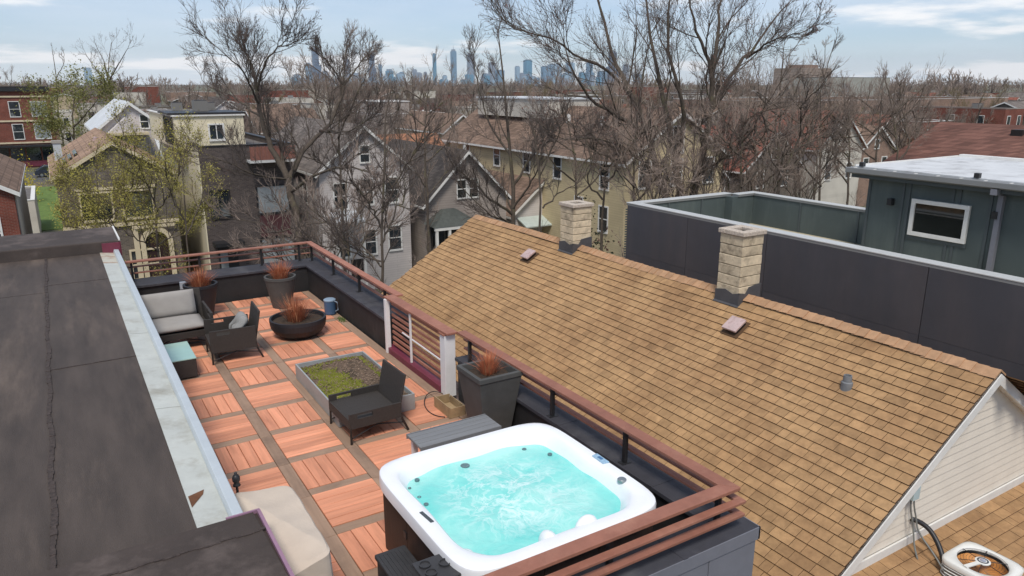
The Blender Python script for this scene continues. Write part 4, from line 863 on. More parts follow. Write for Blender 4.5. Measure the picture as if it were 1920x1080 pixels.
# ================================================================== houses: shared builders
mDkBrick = brickM('dark_brick', S(74, 66, 64), S(96, 86, 82), S(104, 98, 94))
mGrBrick = brickM('grey_brick', S(92, 84, 76), S(116, 106, 94), S(124, 118, 110))
mRdBrick = brickM('red_brick', S(112, 58, 47), S(132, 70, 56), S(126, 104, 94))
mBrBrick = brickM('brown_brick', S(132, 104, 88), S(150, 120, 102), S(150, 140, 130))
mCream = M('cream_stucco', S(222, 212, 184), .85, .06, 1, .15, 20, world=True); mCreamT = M('cream_trim', S(206, 192, 162), .8, .1, 2, world=True)
WALLS = dict(white=courseM('white_clapboard', S(200, 193, 189), .15, .78, .10, tab=6, tabvar=.03), grey=courseM('grey_clapboard', S(164, 154, 146), .16, .72, .10, tab=5, tabvar=.04), yellow=courseM('yellow_clapboard', S(200, 184, 148), .16, .8, .1, tab=6, tabvar=.03),
             tan=courseM('tan_clapboard', S(186, 168, 142), .15, .78, .1, tab=6, tabvar=.03), pale=courseM('pale_stucco', S(196, 190, 178), 3, .95, .1, tab=9, tabvar=.02), cream=mCream, red=mRdBrick, brown=mBrBrick, greybrick=mGrBrick, dark=mDkBrick)
ROOFS = dict(grey=courseM('grey_shingle', S(114, 106, 100), .17, .6, .25), brown=courseM('brown_shingle', S(122, 102, 88), .17, .6, .25), red=courseM('red_shingle', S(138, 86, 72), .17, .6, .2), tan=courseM('light_brown_shingle', S(152, 126, 106), .17, .65, .2),
             white=M('white_roof', S(200, 204, 206), .6, .1, .8, world=True), black=courseM('black_shingle', S(84, 78, 74), .17, .6, .25), orange=courseM('orange_shingle', S(150, 108, 84), .17, .65, .2), tar=M('tar_roof', S(104, 100, 98), .9, .2, .5, world=True))
def window(root, face, u, z, wd, ht_, plane, trim=mTrim, pane=None, bars=1, dep=.05):
    """face '-Y' looks at the terrace street side, '-X' looks left; u runs along the wall"""
    b = MB(); t = .09 if wd > .7 else .07
    def bx(u0, u1, z0, z1, d0, d1, tgt):
        if face == '-Y': tgt.box(u0, u1, plane-d1, plane-d0, z0, z1)
        else: tgt.box(plane-d1, plane-d0, u0, u1, z0, z1)
    u0, u1, z0, z1 = u-wd/2, u+wd/2, z-ht_/2, z+ht_/2
    bx(u0-t, u1+t, z0-t*1.3, z0, -.02, dep+.03, b); bx(u0-t, u1+t, z1, z1+t, -.02, dep, b); bx(u0-t, u0, z0, z1, -.02, dep, b); bx(u1, u1+t, z0, z1, -.02, dep, b)
    for k in range(bars): zz = z0+(z1-z0)*(k+1)/(bars+1); bx(u0, u1, zz-.03, zz+.03, -.02, dep-.015, b)
    f = b.build('window', trim, root); p = MB(); bx(u0, u1, z0, z1, -.02, .012, p); p.build('pane', pane or mPane, f); return f
def gable(label, x0, x1, y0, y1, ze, zr, wall, roof, axis='Y', trim=mTrim, ov=.35, group=None, zb=GZ, cat='house', name='house', front_trim=True):
    """gabled house; axis is the direction of the ridge"""
    r = thing(name, label, cat, ((x0+x1)/2, (y0+y1)/2, zb), 0, group)
    if axis == 'Y':
        m = (x0+x1)/2; MB().prism([(x0, y0, zb), (x1, y0, zb), (x1, y0, ze), (m, y0, zr), (x0, y0, ze)], (0, y1-y0, 0)).build('wall', wall, r)
        sl = (zr-ze)/(m-x0)
        for s_, xe in ((-1, x0), (1, x1)):
            q = xe+s_*ov; zq = ze-sl*ov; MB().prism([(m, y0-ov, zr+.02), (q, y0-ov, zq+.02), (q, y0-ov, zq+.14), (m, y0-ov, zr+.15)], (0, y1-y0+2*ov, 0)).build('roof_slope', roof, r)
            if front_trim: MB().prism([(m, y0-ov-.03, zr-.10), (q, y0-ov-.03, zq-.10), (q, y0-ov-.03, zq+.10), (m, y0-ov-.03, zr+.11)], (0, .028, 0)).build('rake_board', trim, r)
            MB().box(min(q, q+s_*.03), max(q, q+s_*.03), y0-ov, y1+ov, zq-.04, zq+.10).build('fascia', trim, r)
    else:
        m = (y0+y1)/2; MB().prism([(x0, y0, zb), (x0, y1, zb), (x0, y1, ze), (x0, m, zr), (x0, y0, ze)], (x1-x0, 0, 0)).build('wall', wall, r)
        sl = (zr-ze)/(m-y0)
        for s_, ye in ((-1, y0), (1, y1)):
            q = ye+s_*ov; zq = ze-sl*ov; MB().prism([(x0-ov, m, zr+.02), (x0-ov, q, zq+.02), (x0-ov, q, zq+.14), (x0-ov, m, zr+.15)], (x1-x0+2*ov, 0, 0)).build('roof_slope', roof, r)
            if front_trim: MB().prism([(x0-ov-.03, m, zr-.10), (x0-ov-.03, q, zq-.10), (x0-ov-.03, q, zq+.10), (x0-ov-.03, m, zr+.11)], (.028, 0, 0)).build('rake_board', trim, r)
            MB().box(x0-ov, x1+ov, min(q, q+s_*.03), max(q, q+s_*.03), zq-.04, zq+.10).build('fascia', trim, r)
    return r
def flat(label, x0, x1, y0, y1, zt, wall, group=None, zb=GZ, par=.5, capm=mWalk, roof=None, name='building', cat='building'):
    r = thing(name, label, cat, ((x0+x1)/2, (y0+y1)/2, zb), 0, group); t = .25
    MB().box(x0, x1, y0, y1, zb, zt-par).build('wall', wall, r); MB().box(x0+t, x1-t, y0+t, y1-t, zt-par+.001, zt-par+.02).build('roof', roof or ROOFS['tar'], r)
    p = MB()
    for q in ((x0, x1, y0, y0+t), (x0, x1, y1-t, y1), (x0, x0+t, y0+t, y1-t), (x1-t, x1, y0+t, y1-t)): p.box(*q, zt-par+.001, zt-.06)
    p = p.build('parapet', wall, r); c = MB()
    for q in ((x0-.04, x1+.04, y0-.04, y0+t+.02), (x0-.04, x1+.04, y1-t-.02, y1+.04), (x0-.04, x0+t+.02, y0+t+.02, y1-t-.02), (x1-t-.02, x1+.04, y0+t+.02, y1-t-.02)): c.box(*q, zt-.059, zt)
    c.build('coping', capm, p); return r
def roof_unit(r, x, y, z, s=.5):
    u = MB().box(x-s*.5, x+s*.5, y-s*.5, y+s*.5, z, z+s*.9).build('roof_unit', mAcG, r); MB().box(x-s*.45, x+s*.45, y-s*.45, y+s*.45, z+s*.9, z+s*.94).build('lid', mBlackMetal, u)
def stack(r, x, y, z0, z1, mat, s=.5):
    c = MB().box(x-s/2, x+s/2, y-s/2, y+s/2, z0, z1).build('chimney', mat, r); MB().box(x-s/2-.05, x+s/2+.05, y-s/2-.05, y+s/2+.05, z1-.12, z1+.02).build('cap', mWalk, c)

# ------------------------------------------------------------------ row across the street (fronts near Y = 32)
FY = 32.
h = gable('grey brick house with arched stone doorway and tan roof, behind the budding tree', -2.05, 3.35, FY, FY+13, .15, 1.75, mGrBrick, ROOFS['tan'], trim=mCreamT, ov=.2)
for u in (-.42, 1.5): window(h, '-Y', u, -1.45, 1.35, 1.35, FY, mCreamT, None, 0, .10); window(h, '-Y', u, -4.7, 1.3, 1.5, FY, mCreamT, None, 1, .10)
MB().box(-2.06, 3.36, FY-.12, FY-.001, -2.55, -2.38).build('stone_band', mCreamT, h); MB().box(-1.3, 2.4, FY-.09, FY-.001, -.62, -.48).build('stone_band', mCreamT, h)
b = MB(); ax_, azz, ro, ri = 2.15, -3.55, .80, .56
for k in range(12):
    t0, t1 = math.pi*k/12, math.pi*(k+1)/12
    b.prism([(ax_+ri*math.cos(t0), FY-.001, azz+ri*math.sin(t0)), (ax_+ro*math.cos(t0), FY-.001, azz+ro*math.sin(t0)), (ax_+ro*math.cos(t1), FY-.001, azz+ro*math.sin(t1)), (ax_+ri*math.cos(t1), FY-.001, azz+ri*math.sin(t1))], (0, -.16, 0))
b.box(ax_-ro, ax_-ri, FY-.16, FY-.001, -7.2, azz).box(ax_+ri, ax_+ro, FY-.16, FY-.001, -7.2, azz).box(ax_-1., ax_+1., FY-.2, FY-.161, azz+ro, azz+ro+.16); b.build('arch', mCreamT, h)
MB().prism([(ax_+ri*math.cos(math.pi*k/10), FY-.02, azz+ri*math.sin(math.pi*k/10)) for k in range(11)]+[(ax_-ri, FY-.02, -7.2), (ax_+ri, FY-.02, -7.2)], (0, .015, 0)).build('door', M('door_dark', S(52, 36, 34), .5, .2, 4), h)
MB().box(-.35, -.1, FY-.12, FY-.001, -7.6, -2.6).build('pilaster', mCreamT, h); MB().box(1.05, 1.3, FY-.12, FY-.001, -7.6, -2.6).build('pilaster', mCreamT, h)
sl = (1.75-.15)/2.7
for k in range(3):
    x0 = -1.6+k*.28; zf = lambda x: .15+sl*(x+2.05)+.18
    MB().prism([(x0, FY+1.6+k*.5, zf(x0)), (x0+.16, FY+1.6+k*.5, zf(x0+.16)), (x0+.16, FY+1.6+k*.5, zf(x0+.16)+.10), (x0, FY+1.6+k*.5, zf(x0)+.10)], (0, 2.6, 0)).build('skylight', mPane, h)
stack(h, -1.7, FY+7, .2, 1.5, mFlash, .4); MB().lathe([(.14, 1.2), (.14, 1.75), (.02, 1.78)], .2, FY+5, 12).build('roof_vent', mVent, h)
h = gable('small brick house with brown roof and white gutters at the left edge', -9.6, -3.75, 29, 43, -.05, 1.6, mRdBrick, ROOFS['brown'], ov=.25)
window(h, '-Y', -5.0, -1.9, 1.0, 1.3, 29); MB().box(-3.742, -3.70, 29.3, 43, GZ, -.25).build('side_wall', WALLS['pale'], h)
for k in range(2): MB().box(-5.3, -4.7, 31+k*2.2, 32.1+k*2.2, 1.05, 1.24).build('skylight', mPaneL, h)
# cream and dark brick modern house
h = flat('dark brick modern house with cream stucco side wall and upper box, flat roofs', 4.75, 9.75, FY, FY+16, 1.40, mDkBrick, par=.35, capm=mBlackMetal)
MB().box(4.69, 4.745, FY+.02, FY+16, GZ, 1.33).build('side_wall', mCream, h)
up = MB().box(4.1, 7.9, FY+3.0, FY+14.5, 1.06, 2.86).build('upper_storey', mCream, h); MB().box(4.0, 8.0, FY+2.9, FY+14.6, 2.861, 2.93).build('coping', mTrim, up); MB().box(4.2, 7.8, FY+3.1, FY+14.4, 2.931, 2.95).build('roof', ROOFS['tar'], up)
window(h, '-Y', 6.32, 1.95, .72, .80, FY+3.0, mTrim, None, 0); MB().box(6.30, 6.35, FY+2.94, FY+2.96, 1.56, 2.34).build('mullion', mTrim, h)
for k in range(4): window(h, '-X', FY+3.8+k*.95, 2.05, .62, 1.45, 4.1, mBlackMetal, None, 0)
MB().box(3.85, 8.1, FY+3.4, FY+7.6, 2.951, 3.05).build('canopy', mBlackMetal, h)
roof_unit(h, 6.1, FY+6.2, 2.95, .8); roof_unit(h, 7.0, FY+8.2, 2.95, .6); roof_unit(h, 5.2, FY+9.2, 2.95, .6)
MB().box(7.2, 9.8, FY-.9, FY-.02, .42, .56).build('balcony', mTrim, h); MB().box(7.25, 9.75, FY-.88, FY-.84, .57, 1.3).build('balcony_rail', M('balcony_red', S(150, 104, 92), .8, .15, 6), h)
for k in range(13): MB().box(7.25+k*.2, 7.28+k*.2, FY-.90, FY-.881, .57, 1.35).build('baluster', mRail, h)
for u, z, wd, hh in ((8.5, -1.75, 1.7, 1.5), (8.55, -5.0, 1.8, 1.9), (5.6, -1.8, .9, 1.4)): window(h, '-Y', u, z, wd, hh, FY, mBlackMetal, mPaneL if wd > 1 else None, 0)
MB().box(7.65, 9.4, FY-.05, FY-.001, -3.9, -2.6).build('spandrel', M('burgundy', S(84, 52, 54), .6, .1, 3), h)
dr = MB().box(5.2, 6.25, FY-.03, FY-.001, -6.6, -4.2).build('door', mBlackMetal, h); MB().box(4.95, 6.5, FY-1.0, FY-.035, -4.05, -3.85).build('door_canopy', mBlackMetal, h); MB().box(5.3, 5.7, FY-.05, FY-.031, -6.4, -4.5).build('side_light', mPaneL, dr)
# white gabled house
h = gable('tall white clapboard house with steep gable and dark windows', 11.25, 17.0, FY, FY+14, -.35, 2.15, WALLS['white'], ROOFS['grey'], ov=.3)
for u, z in ((12.5, -1.9), (14.15, -1.75), (15.8, -1.75), (12.5, -4.9), (14.2, -4.9), (15.9, -4.8)): window(h, '-Y', u, z, .78, 1.5, FY)
window(h, '-Y', 14.15, .55, .55, .95, FY); MB().box(12.9, 13.7, FY-.04, FY-.001, -7.2, -5.9).build('door', mFrame, h)
for k in range(3): window(h, '-X', FY+3+k*3.5, -1.8, .8, 1.5, 11.25)
pr = MB().prism([(11.6, FY-1.6, -3.3), (13.4, FY-1.6, -3.3), (13.4, FY-.01, -2.95), (11.6, FY-.01, -2.95)], (0, 0, .12)).build('porch_roof', ROOFS['white'], h)
for x in (11.7, 13.3): MB().box(x-.06, x+.06, FY-1.55, FY-1.43, GZ, -3.3).build('porch_post', mTrim, pr)
# grey gabled house
h = gable('grey clapboard house with dark gable roof and small green porch roof', 18.1, 24.2, FY, FY+12, -2.7, .35, WALLS['grey'], ROOFS['black'], ov=.35)
for u in (20.75, 21.65): window(h, '-Y', u, -2.05, .62, 1.15, FY)
MB().box(21.12, 21.28, FY-.05, FY-.001, -2.7, -1.4).build('mullion', mTrim, h)
pr = MB().poly([(17.9, FY-1.7, -4.15), (21.3, FY-1.7, -4.15), (21.3, FY-.02, -4.1), (17.9, FY-.02, -4.1), (19.2, FY-.4, -3.25), (20.1, FY-.4, -3.25), (20.1, FY-.02, -3.25), (19.2, FY-.02, -3.25)], [(0, 1, 5, 4), (1, 2, 6, 5), (3, 0, 4, 7), (4, 5, 6, 7), (2, 3, 7, 6), (3, 2, 1, 0)]).build('porch_roof', M('green_shingle', S(80, 84, 80), .9, .2, 5, world=True), h)
MB().box(17.95, 21.25, FY-1.68, FY-1.5, -4.35, -4.16).build('porch_beam', mTrim, pr)
for x in (18.1, 19.0, 20.0, 21.1): MB().box(x-.08, x+.08, FY-1.66, FY-1.5, GZ, -4.352).build('porch_post', mTrim, pr)
MB().box(18.4, 20.9, FY-.3, FY-.02, -7, -4.4).build('porch_glass', mPane, h); MB().box(22.6, 22.75, FY+3, FY+3.2, .2, .5).build('roof_vent', mTrim, h)
# small white house with brown roof
h = gable('small white house with brown roof and pale green awning behind the block chimney', 25.6, 31.6, FY+1.5, FY+13, -4.4, -1.9, WALLS['white'], ROOFS['brown'], ov=.3)
for u in (29.0, 29.9): window(h, '-Y', u, -3.1, .6, 1.1, FY+1.5)
window(h, '-Y', 28.9, -5.6, .8, 1.2, FY+1.5)
MB().prism([(26.0, FY+.2, -5.25), (28.3, FY+.2, -5.25), (28.3, FY+1.49, -4.75), (26.0, FY+1.49, -4.75)], (0, 0, .08)).build('awning', M('awning_green', S(178, 188, 182), .6, .1, 3), h)
# yellow house seen on its long side
YX = 28.2
h = gable('large yellow clapboard house with long dark roof and tall windows', YX, YX+8.6, 24.3, 49, .05, 2.9, WALLS['yellow'], ROOFS['brown'], ov=.4)
for u, z in ((26.3, -1.1), (31.6, -.95), (35.6, -.9), (40, -.8), (45, -.8), (26.3, -3.9), (29.0, -3.6)): window(h, '-X', u, z, .85, 1.6, YX)
for u, z in ((YX+1.6, -.9), (YX+4.3, -.9), (YX+7.2, -.9), (YX+4.3, 1.2)): window(h, '-Y', u, z, .9, 1.6, 24.3)
MB().box(YX+2.2, YX+7, 36, 47, 2.1, 3.5).build('dormer', WALLS['pale'], h); MB().box(YX+2.1, YX+7.1, 35.9, 47.1, 3.501, 3.6).build('dormer_roof', ROOFS['white'], h)
for y in (30, 34, 39): MB().lathe([(.15, 1.6), (.16, 2.5), (.02, 2.52)], YX+2.6, y, 10).build('roof_vent', mTrim, h)
h = gable('white house with white roof and inner gable behind the budding tree', 1.0, 5.4, 50, 62, 1.5, 3.3, WALLS['white'], ROOFS['white'], ov=.3)
window(h, '-Y', 4.1, 2.0, .5, .9, 50); window(h, '-Y', 2.2, .6, .7, 1.2, 50)
MB().prism([(1.6, 48.9, 1.3), (4.0, 48.9, 1.3), (2.8, 48.9, 2.35)], (0, 1.05, 0)).build('front_gable', WALLS['white'], h); MB().box(1.4, 4.2, 48.7, 49.95, 1.12, 1.29).build('porch_beam', mCreamT, h)
MB().prism([(4.6, 46.5, -.6), (7.6, 46.5, -.6), (7.6, 49.9, .7), (4.6, 49.9, .7)], (0, 0, .14)).build('lean_to_roof', ROOFS['white'], h)
# three storey red brick building, storefront below
BY = 128
h = flat('three-storey red brick building with white windows and dark storefront', -16.5, -1.0, BY, BY+15, 4.3, mRdBrick, par=.6, capm=mBlackMetal)
for zz in (.95, -2.45):
    for u, wd in ((-13.2, 1.4), (-9.6, 1.3), (-5.9, 1.3), (-2.7, 2.0)): window(h, '-Y', u, zz, wd, 2.2, BY, mTrim, mPaneL if wd > 1.5 else None)
for zz in (2.7, -.95, -4.25): MB().box(-16.5, -.95, BY-.15, BY-.01, zz, zz+.24).build('stone_band', mCreamT, h)
MB().box(-16.6, -.9, BY-.5, BY-.02, 3.6, 4.2).build('cornice', mBlackMetal, h)
for k in range(7): MB().box(-15.8+k*2.1, -13.9+k*2.1, BY-.07, BY-.01, -6.9, -4.9).build('shop_window', mPane, h)
MB().box(-16.5, -.95, BY-1.4, BY-.16, -4.75, -4.45).build('canopy', mBlackMetal, h); MB().box(-16.4, -1.05, BY-.1, BY-.01, -7.8, -7.0).build('shop_front', mMaroon, h)
# garage, fences and car in the gap at the left
h = flat('low pale garage beyond the side yard at the left', -7.5, -3.75, 60, 70, -4.4, WALLS['pale'], par=.2, capm=mTrim, name='garage', cat='garage')
fn = thing('fence', 'dark timber fence at the end of the narrow side yard', 'fence', (-2.9, 44, GZ))
for k in range(12): MB().box(-3.7+k*.14, -3.58+k*.14, 44, 44.05, GZ, GZ+1.9).build('board', mFrame, fn)
car = thing('parked_car', 'dark blue car parked on the side street beyond the lawn', 'car', (-2.2, 113, GZ))
b = MB(); prof = [(-2.2, .35), (2.2, .35), (2.25, .8), (1.9, .95), (1.15, 1.05), (.6, 1.55), (-1.1, 1.6), (-1.8, 1.1), (-2.25, 1.0)]
b.prism([(-2.2+x, 112.1, GZ+z) for x, z in prof], (0, 1.75, 0)); b.build('body', M('car_blue', S(44, 52, 64), .25, .1, 3, spec=.8), car, bevel=.08)
MB().prism([(-2.2+x, 112.08, GZ+z) for x, z in ((.95, 1.06), (.5, 1.48), (-1.0, 1.52), (-1.6, 1.1))], (0, 1.79, 0)).build('side_window', mPane, car)
for x in (-1.4, 1.4):
    for y in (112.05, 113.7): b = MB(); b.tube([(-2.2+x, y, GZ+.34), (-2.2+x, y+.2, GZ+.34)], .34, 18); wl = b.build('wheel', mBlackMetal, car); b = MB(); b.tube([(-2.2+x, y-.01, GZ+.34), (-2.2+x, y, GZ+.34)], .2, 14); b.build('rim', mSteel, wl)
# mid-distance buildings picked out by the photograph
h = flat('flat-roofed grey building with white roof edge behind the white house', 34.6, 43.6, 80, 96, 1.0, WALLS['grey'], par=.3, capm=mTrim)
MB().box(34.8, 39.4, 82, 92, .71, 2.4).build('upper_storey', WALLS['grey'], h); MB().box(34.7, 39.5, 81.9, 92.1, 2.401, 2.5).build('coping', mTrim, h)
for k in range(3): MB().lathe([(.14, .71), (.14, 1.3), (.02, 1.32)], 40.3+k*1.1, 82, 10).build('roof_vent', mTrim, h)
window(h, '-Y', 42.0, -1.9, 1.6, 1.1, 80); window(h, '-Y', 38.0, -1.9, 1.4, 1.4, 80)
h = gable('brown roofed house with small white front gable behind the grey house', 36.5, 41.2, 66, 80, -.6, 1.2, WALLS['tan'], ROOFS['brown'], ov=.3)
window(h, '-Y', 38.4, -.3, .8, 1.0, 66); window(h, '-Y', 39.4, -.3, .8, 1.0, 66)
h = gable('low house with an orange roof between the grey house and the yellow house', 19.5, 27.5, 47, 53, -1.6, .3, WALLS['tan'], ROOFS['orange'], axis='X', ov=.3)
h = gable('house with a red shingle roof behind the penthouse at the right edge', 39.4, 50.6, -8, 14.2, .1, 2.25, WALLS['tan'], courseM('brick_red_shingle', S(110, 78, 68), .16, .6, .2, tab=.35), ov=.3)
MB().box(43.6, 44.2, 9.2, 9.8, 1.7, 2.2).build('roof_vent', mFrame, h)
# red-roofed and cream gables behind the big tree at the right
for (lab, x0, x1, y0, y1, ze, zr, wl, rf_) in (
    ('tan house with dark red roof behind the trunk of the big tree', 39.0, 46.5, 33, 46, -2.9, .1, 'tan', 'red'),
    ('grey brick house with reddish roof and white gable boards right of the big tree', 49.5, 57, 33.5, 46, -2.6, .6, 'greybrick', 'red'),
    ('tall pale stucco house with a red roof at the right of the bare trees', 60, 67, 34, 48, -1.2, 2.0, 'pale', 'red'),
    ('brown brick house with brown roof low among the bare trees', 69, 76, 36, 49, -2.4, .3, 'brown', 'brown')):
    h = gable(lab, x0, x1, y0, y1, ze, zr, WALLS[wl], ROOFS[rf_], ov=.35); m = (x0+x1)/2
    for u in (m-1.6, m+1.6): window(h, '-Y', u, -3.6, .8, 1.4, y0)
    window(h, '-Y', m, (ze+zr)/2-.4, .7, .9, y0)
    for k in range(3): window(h, '-X', y0+2.5+k*3.6, -4.0, .8, 1.4, x0)
h = flat('long low red brick building with many roof vents at the right', 100, 170, 70, 96, 2.0, mBrBrick, par=.6, capm=mTrim)
for k in range(12): window(h, '-Y', 104+k*5.5, -1.5, 2.2, 1.8, 70)
for k in range(5): window(h, '-X', 73+k*4.8, -1.5, 2.0, 1.8, 100)
h = flat('white metal rooftop hall above the low brick buildings at the right', 150, 172, 98, 112, 6.2, courseM('ribbed_white', S(176, 176, 166), 9, .8, .08, tab=.6, tabvar=.04), par=.2, capm=mBlackMetal)
MB().box(154, 156.5, 97.9, 97.99, .5, 4.8).build('door', mCapE, h)
h = flat('square grey-brown apartment tower on the horizon at the right', 786, 845, 600, 640, 24, courseM('tower_grid', S(150, 136, 126), 3.2, .6, .1, tab=4, tabvar=.1), par=1, cat='tower')
MB().box(803, 829, 608, 632, 23.1, 28).build('roof_house', mBrBrick, h)

# ------------------------------------------------------------------ blocks of houses beyond
def in_view(x, y, z=0, mx=40):
    d = np.array([x, y, z])-_C; c = d @ _fw
    if c < 5: return None
    u, v = 960+FOC*(d @ _rt)/c, 540-FOC*(d @ _up)/c
    return (u, v, c) if -mx < u < 1920+mx else None
LMK = ((70, "at the far left edge"), (130, 'beside the red brick building'), (300, 'behind the arched brick house'), (400, "behind the cream upper box"), (490, "right of the cream box"), (570, 'behind the leaning forked tree'), (640, "below the skyline's left end"), (720, 'behind the tall white house'), (790, "right of the white house"), (870, 'behind the dark gable roof'), (950, 'below the spire tower'), (1040, "behind the yellow house's left end"), (1130, "behind the yellow house"), (1210, 'left of the big tree stems'), (1290, 'between the big tree stems'), (1370, 'right of the big tree stems'), (1450, 'left of the apartment tower'), (1540, 'below the apartment tower'), (1640, "above the penthouse's left corner"), (1780, "above the penthouse roof"), (9999, "at the right edge"))
def where(v): return next(t for u, t in LMK if v[0] < u)
taken = [(o.location.x, o.location.y) for o in bpy.data.objects if o.get('category') in ('house', 'building') and o.parent is None]
hr = random.Random(21); nh_ = 0
WN = {'white': 'white', 'grey': 'grey', 'yellow': 'yellow', 'tan': 'tan', 'pale': 'pale', 'red': 'red brick', 'brown': 'brown brick', 'greybrick': 'grey brick'}
def far_window(r, u, z, y, wd=.9, hh=1.5): MB().box(u-wd/2-.1, u+wd/2+.1, y-.05, y+.02, z-hh/2-.12, z+hh/2+.1).build('window', mTrim, r) and None
def far_win(r, face, u, z, pl, wd=.9, hh=1.5):
    b = MB(); q = lambda e, d: (b.box(u-wd/2-e, u+wd/2+e, pl-d, pl+.01, z-hh/2-e, z+hh/2+e) if face == '-Y' else b.box(pl-d, pl+.01, u-wd/2-e, u+wd/2+e, z-hh/2-e, z+hh/2+e))
    q(.11, .04); b.cur = 1; q(0, .055); b.build('window', [mTrim, mPane], r)
for Y in (52, 66, 84, 99, 118, 134, 153, 170, 190, 212, 240, 275, 320, 375, 440):
    x = -40+hr.uniform(0, 6)
    while x < 420:
        wd = hr.uniform(6, 8.5) if Y < 200 else hr.uniform(9, 15); dp = hr.uniform(9, 13)
        cx = x+wd/2; x += wd+hr.uniform(1.2, 5)*(1 if Y < 150 else 3)
        if Y < 60 and 31 < cx < 0: continue
        v = in_view(cx, Y)
        if not v or hr.random() < (.18 if Y < 150 else .35): continue
        if any(abs(cx-a) < wd/2+6.5 and abs(Y+5-b_) < 13 for a, b_ in taken): continue
        if -17 < cx < 3 and Y < 145: continue
        wk = hr.choice(('white', 'grey', 'grey', 'tan', 'pale', 'red', 'brown', 'greybrick', 'red', 'brown')); rk = hr.choice(('grey', 'brown', 'red', 'black', 'brown', 'tan'))
        near_ = 'second row' if Y < 60 else 'midway' if Y < 125 else 'far off' if Y < 230 else 'very far'
        if hr.random() < (.68 if Y < 150 else .35):
            ze = hr.uniform(-2.8, -.6); zr = ze+hr.uniform(1.6, 2.8)
            r = gable('%s %s house with %s gabled roof, %s, %s' % ('small' if zr < .5 else 'tall', WN[wk], rk, near_, where(v)), cx-wd/2, cx+wd/2, Y, Y+dp, ze, zr, WALLS[wk], ROOFS[rk], hr.choice(('Y', 'Y', 'X')), ov=.3, group='gabled houses beyond the street')
            top = ze
        else:
            zt = hr.uniform(-1.2, 1.8)+(2.0 if Y > 200 and hr.random() < .4 else 0); wk = hr.choice(('red', 'brown', 'greybrick', 'pale', 'red'))
            r = flat('%s %s flat-roofed building, %s, %s' % ('low' if zt < .3 else 'taller', WN[wk], near_, where(v)), cx-wd/2, cx+wd/2, Y, Y+dp*1.3, zt, WALLS[wk], 'flat-roofed buildings beyond the street', capm=hr.choice((mTrim, mWalk, mBlackMetal)), roof=ROOFS[hr.choice(('tar', 'white', 'white'))]); top = zt-.8
            if hr.random() < .5: roof_unit(r, cx, Y+dp*.5, zt-.5, 1.3)
        if Y < 175:
            for zz in (top-1.2, top-4.2):
                for u in (cx-wd*.27, cx+wd*.27): far_win(r, '-Y', u, zz, Y)
                for u in (Y+dp*.3, Y+dp*.7): far_win(r, '-X', u, zz, cx-wd/2)
        taken.append((cx, Y+dp/2)); nh_ += 1
# ================================================================== trees: tapered limbs grown level by level
mBark = M('bark', S(84, 75, 66), .95, .3, 6, .6, 20, stain=S(98, 96, 66), sscale=1.5, sth=(.55, .75)); mTwig = M('twig', S(132, 119, 109), .95, .2, 3, rv=.18)
mTwigH = M('twig_dark', S(98, 88, 82), .95, .2, 3, rv=.1)
mTwigR = M('twig_reddish', S(142, 127, 116), .95, .2, 3, rv=.2); mTwigO = M('twig_olive', S(122, 110, 82), .95, .2, 3, rv=.2)
mBud = M('spring_leaf', S(156, 148, 72), .8, .25, 3, rv=.12); mBudG = M('spring_leaf_green', S(122, 122, 66), .8, .25, 3, rv=.12); mBudB = M('bud', S(106, 74, 66), .9, .2, 4, rv=.15)
mEver = M('evergreen_leaf', S(52, 58, 38), .8, .3, 3)
def unit(v): return v/np.maximum(np.linalg.norm(v, axis=-1, keepdims=True), 1e-9)
def children(P, Rd, nch, lmul, rng, n=4, lo=.3, ang=(.5, .95), up=.25, wander=.22, rmul=.5, lref=None, rmin=.004, flat_=None):
    """P (B,k,3) parent polylines, Rd radii; returns child polylines"""
    B, k, _ = P.shape; seg = np.linalg.norm(np.diff(P, axis=1), axis=2); Ln = seg.sum(1) if lref is None else np.minimum(seg.sum(1), lref)
    pi = np.repeat(np.arange(B), nch); t = lo+(1-lo)*rng.random(len(pi))
    t[::nch] = 1.0                                             # one child carries each limb on
    f = t*(k-1); i0 = np.minimum(f.astype(int), k-2); fr = (f-i0)[:, None]
    a, b_ = P[pi, i0], P[pi, i0+1]; o = a*(1-fr)+b_*fr; tan = unit(b_-a); r0 = Rd[pi, i0]*(1-fr[:, 0])+Rd[pi, i0+1]*fr[:, 0]
    q = unit(np.cross(tan, rng.normal(size=tan.shape))); th = rng.uniform(*ang, len(pi)); th[::nch] *= .35
    d = unit(tan*np.cos(th)[:, None]+q*np.sin(th)[:, None]+np.array([0, 0, up])*rng.random((len(pi), 1)))
    L = Ln[pi]*lmul*rng.uniform(.6, 1.15, len(pi))*(1.1-.45*t); L[::nch] *= 1.1
    C_ = [o]; dd = d
    for s_ in range(n-1):
        C_.append(C_[-1]+dd*(L/(n-1))[:, None]); dd = unit(dd+rng.normal(size=dd.shape)*wander+np.array([0, 0, up*.35]))
    rc = np.maximum(np.minimum(r0*rmul*rng.uniform(.8, 1.15, len(pi)), r0*.95), rmin); rc[::nch] = np.maximum(r0[::nch]*.8, rmin)
    return np.stack(C_, 1), rc[:, None]*np.linspace(1, .45, n)[None, :]
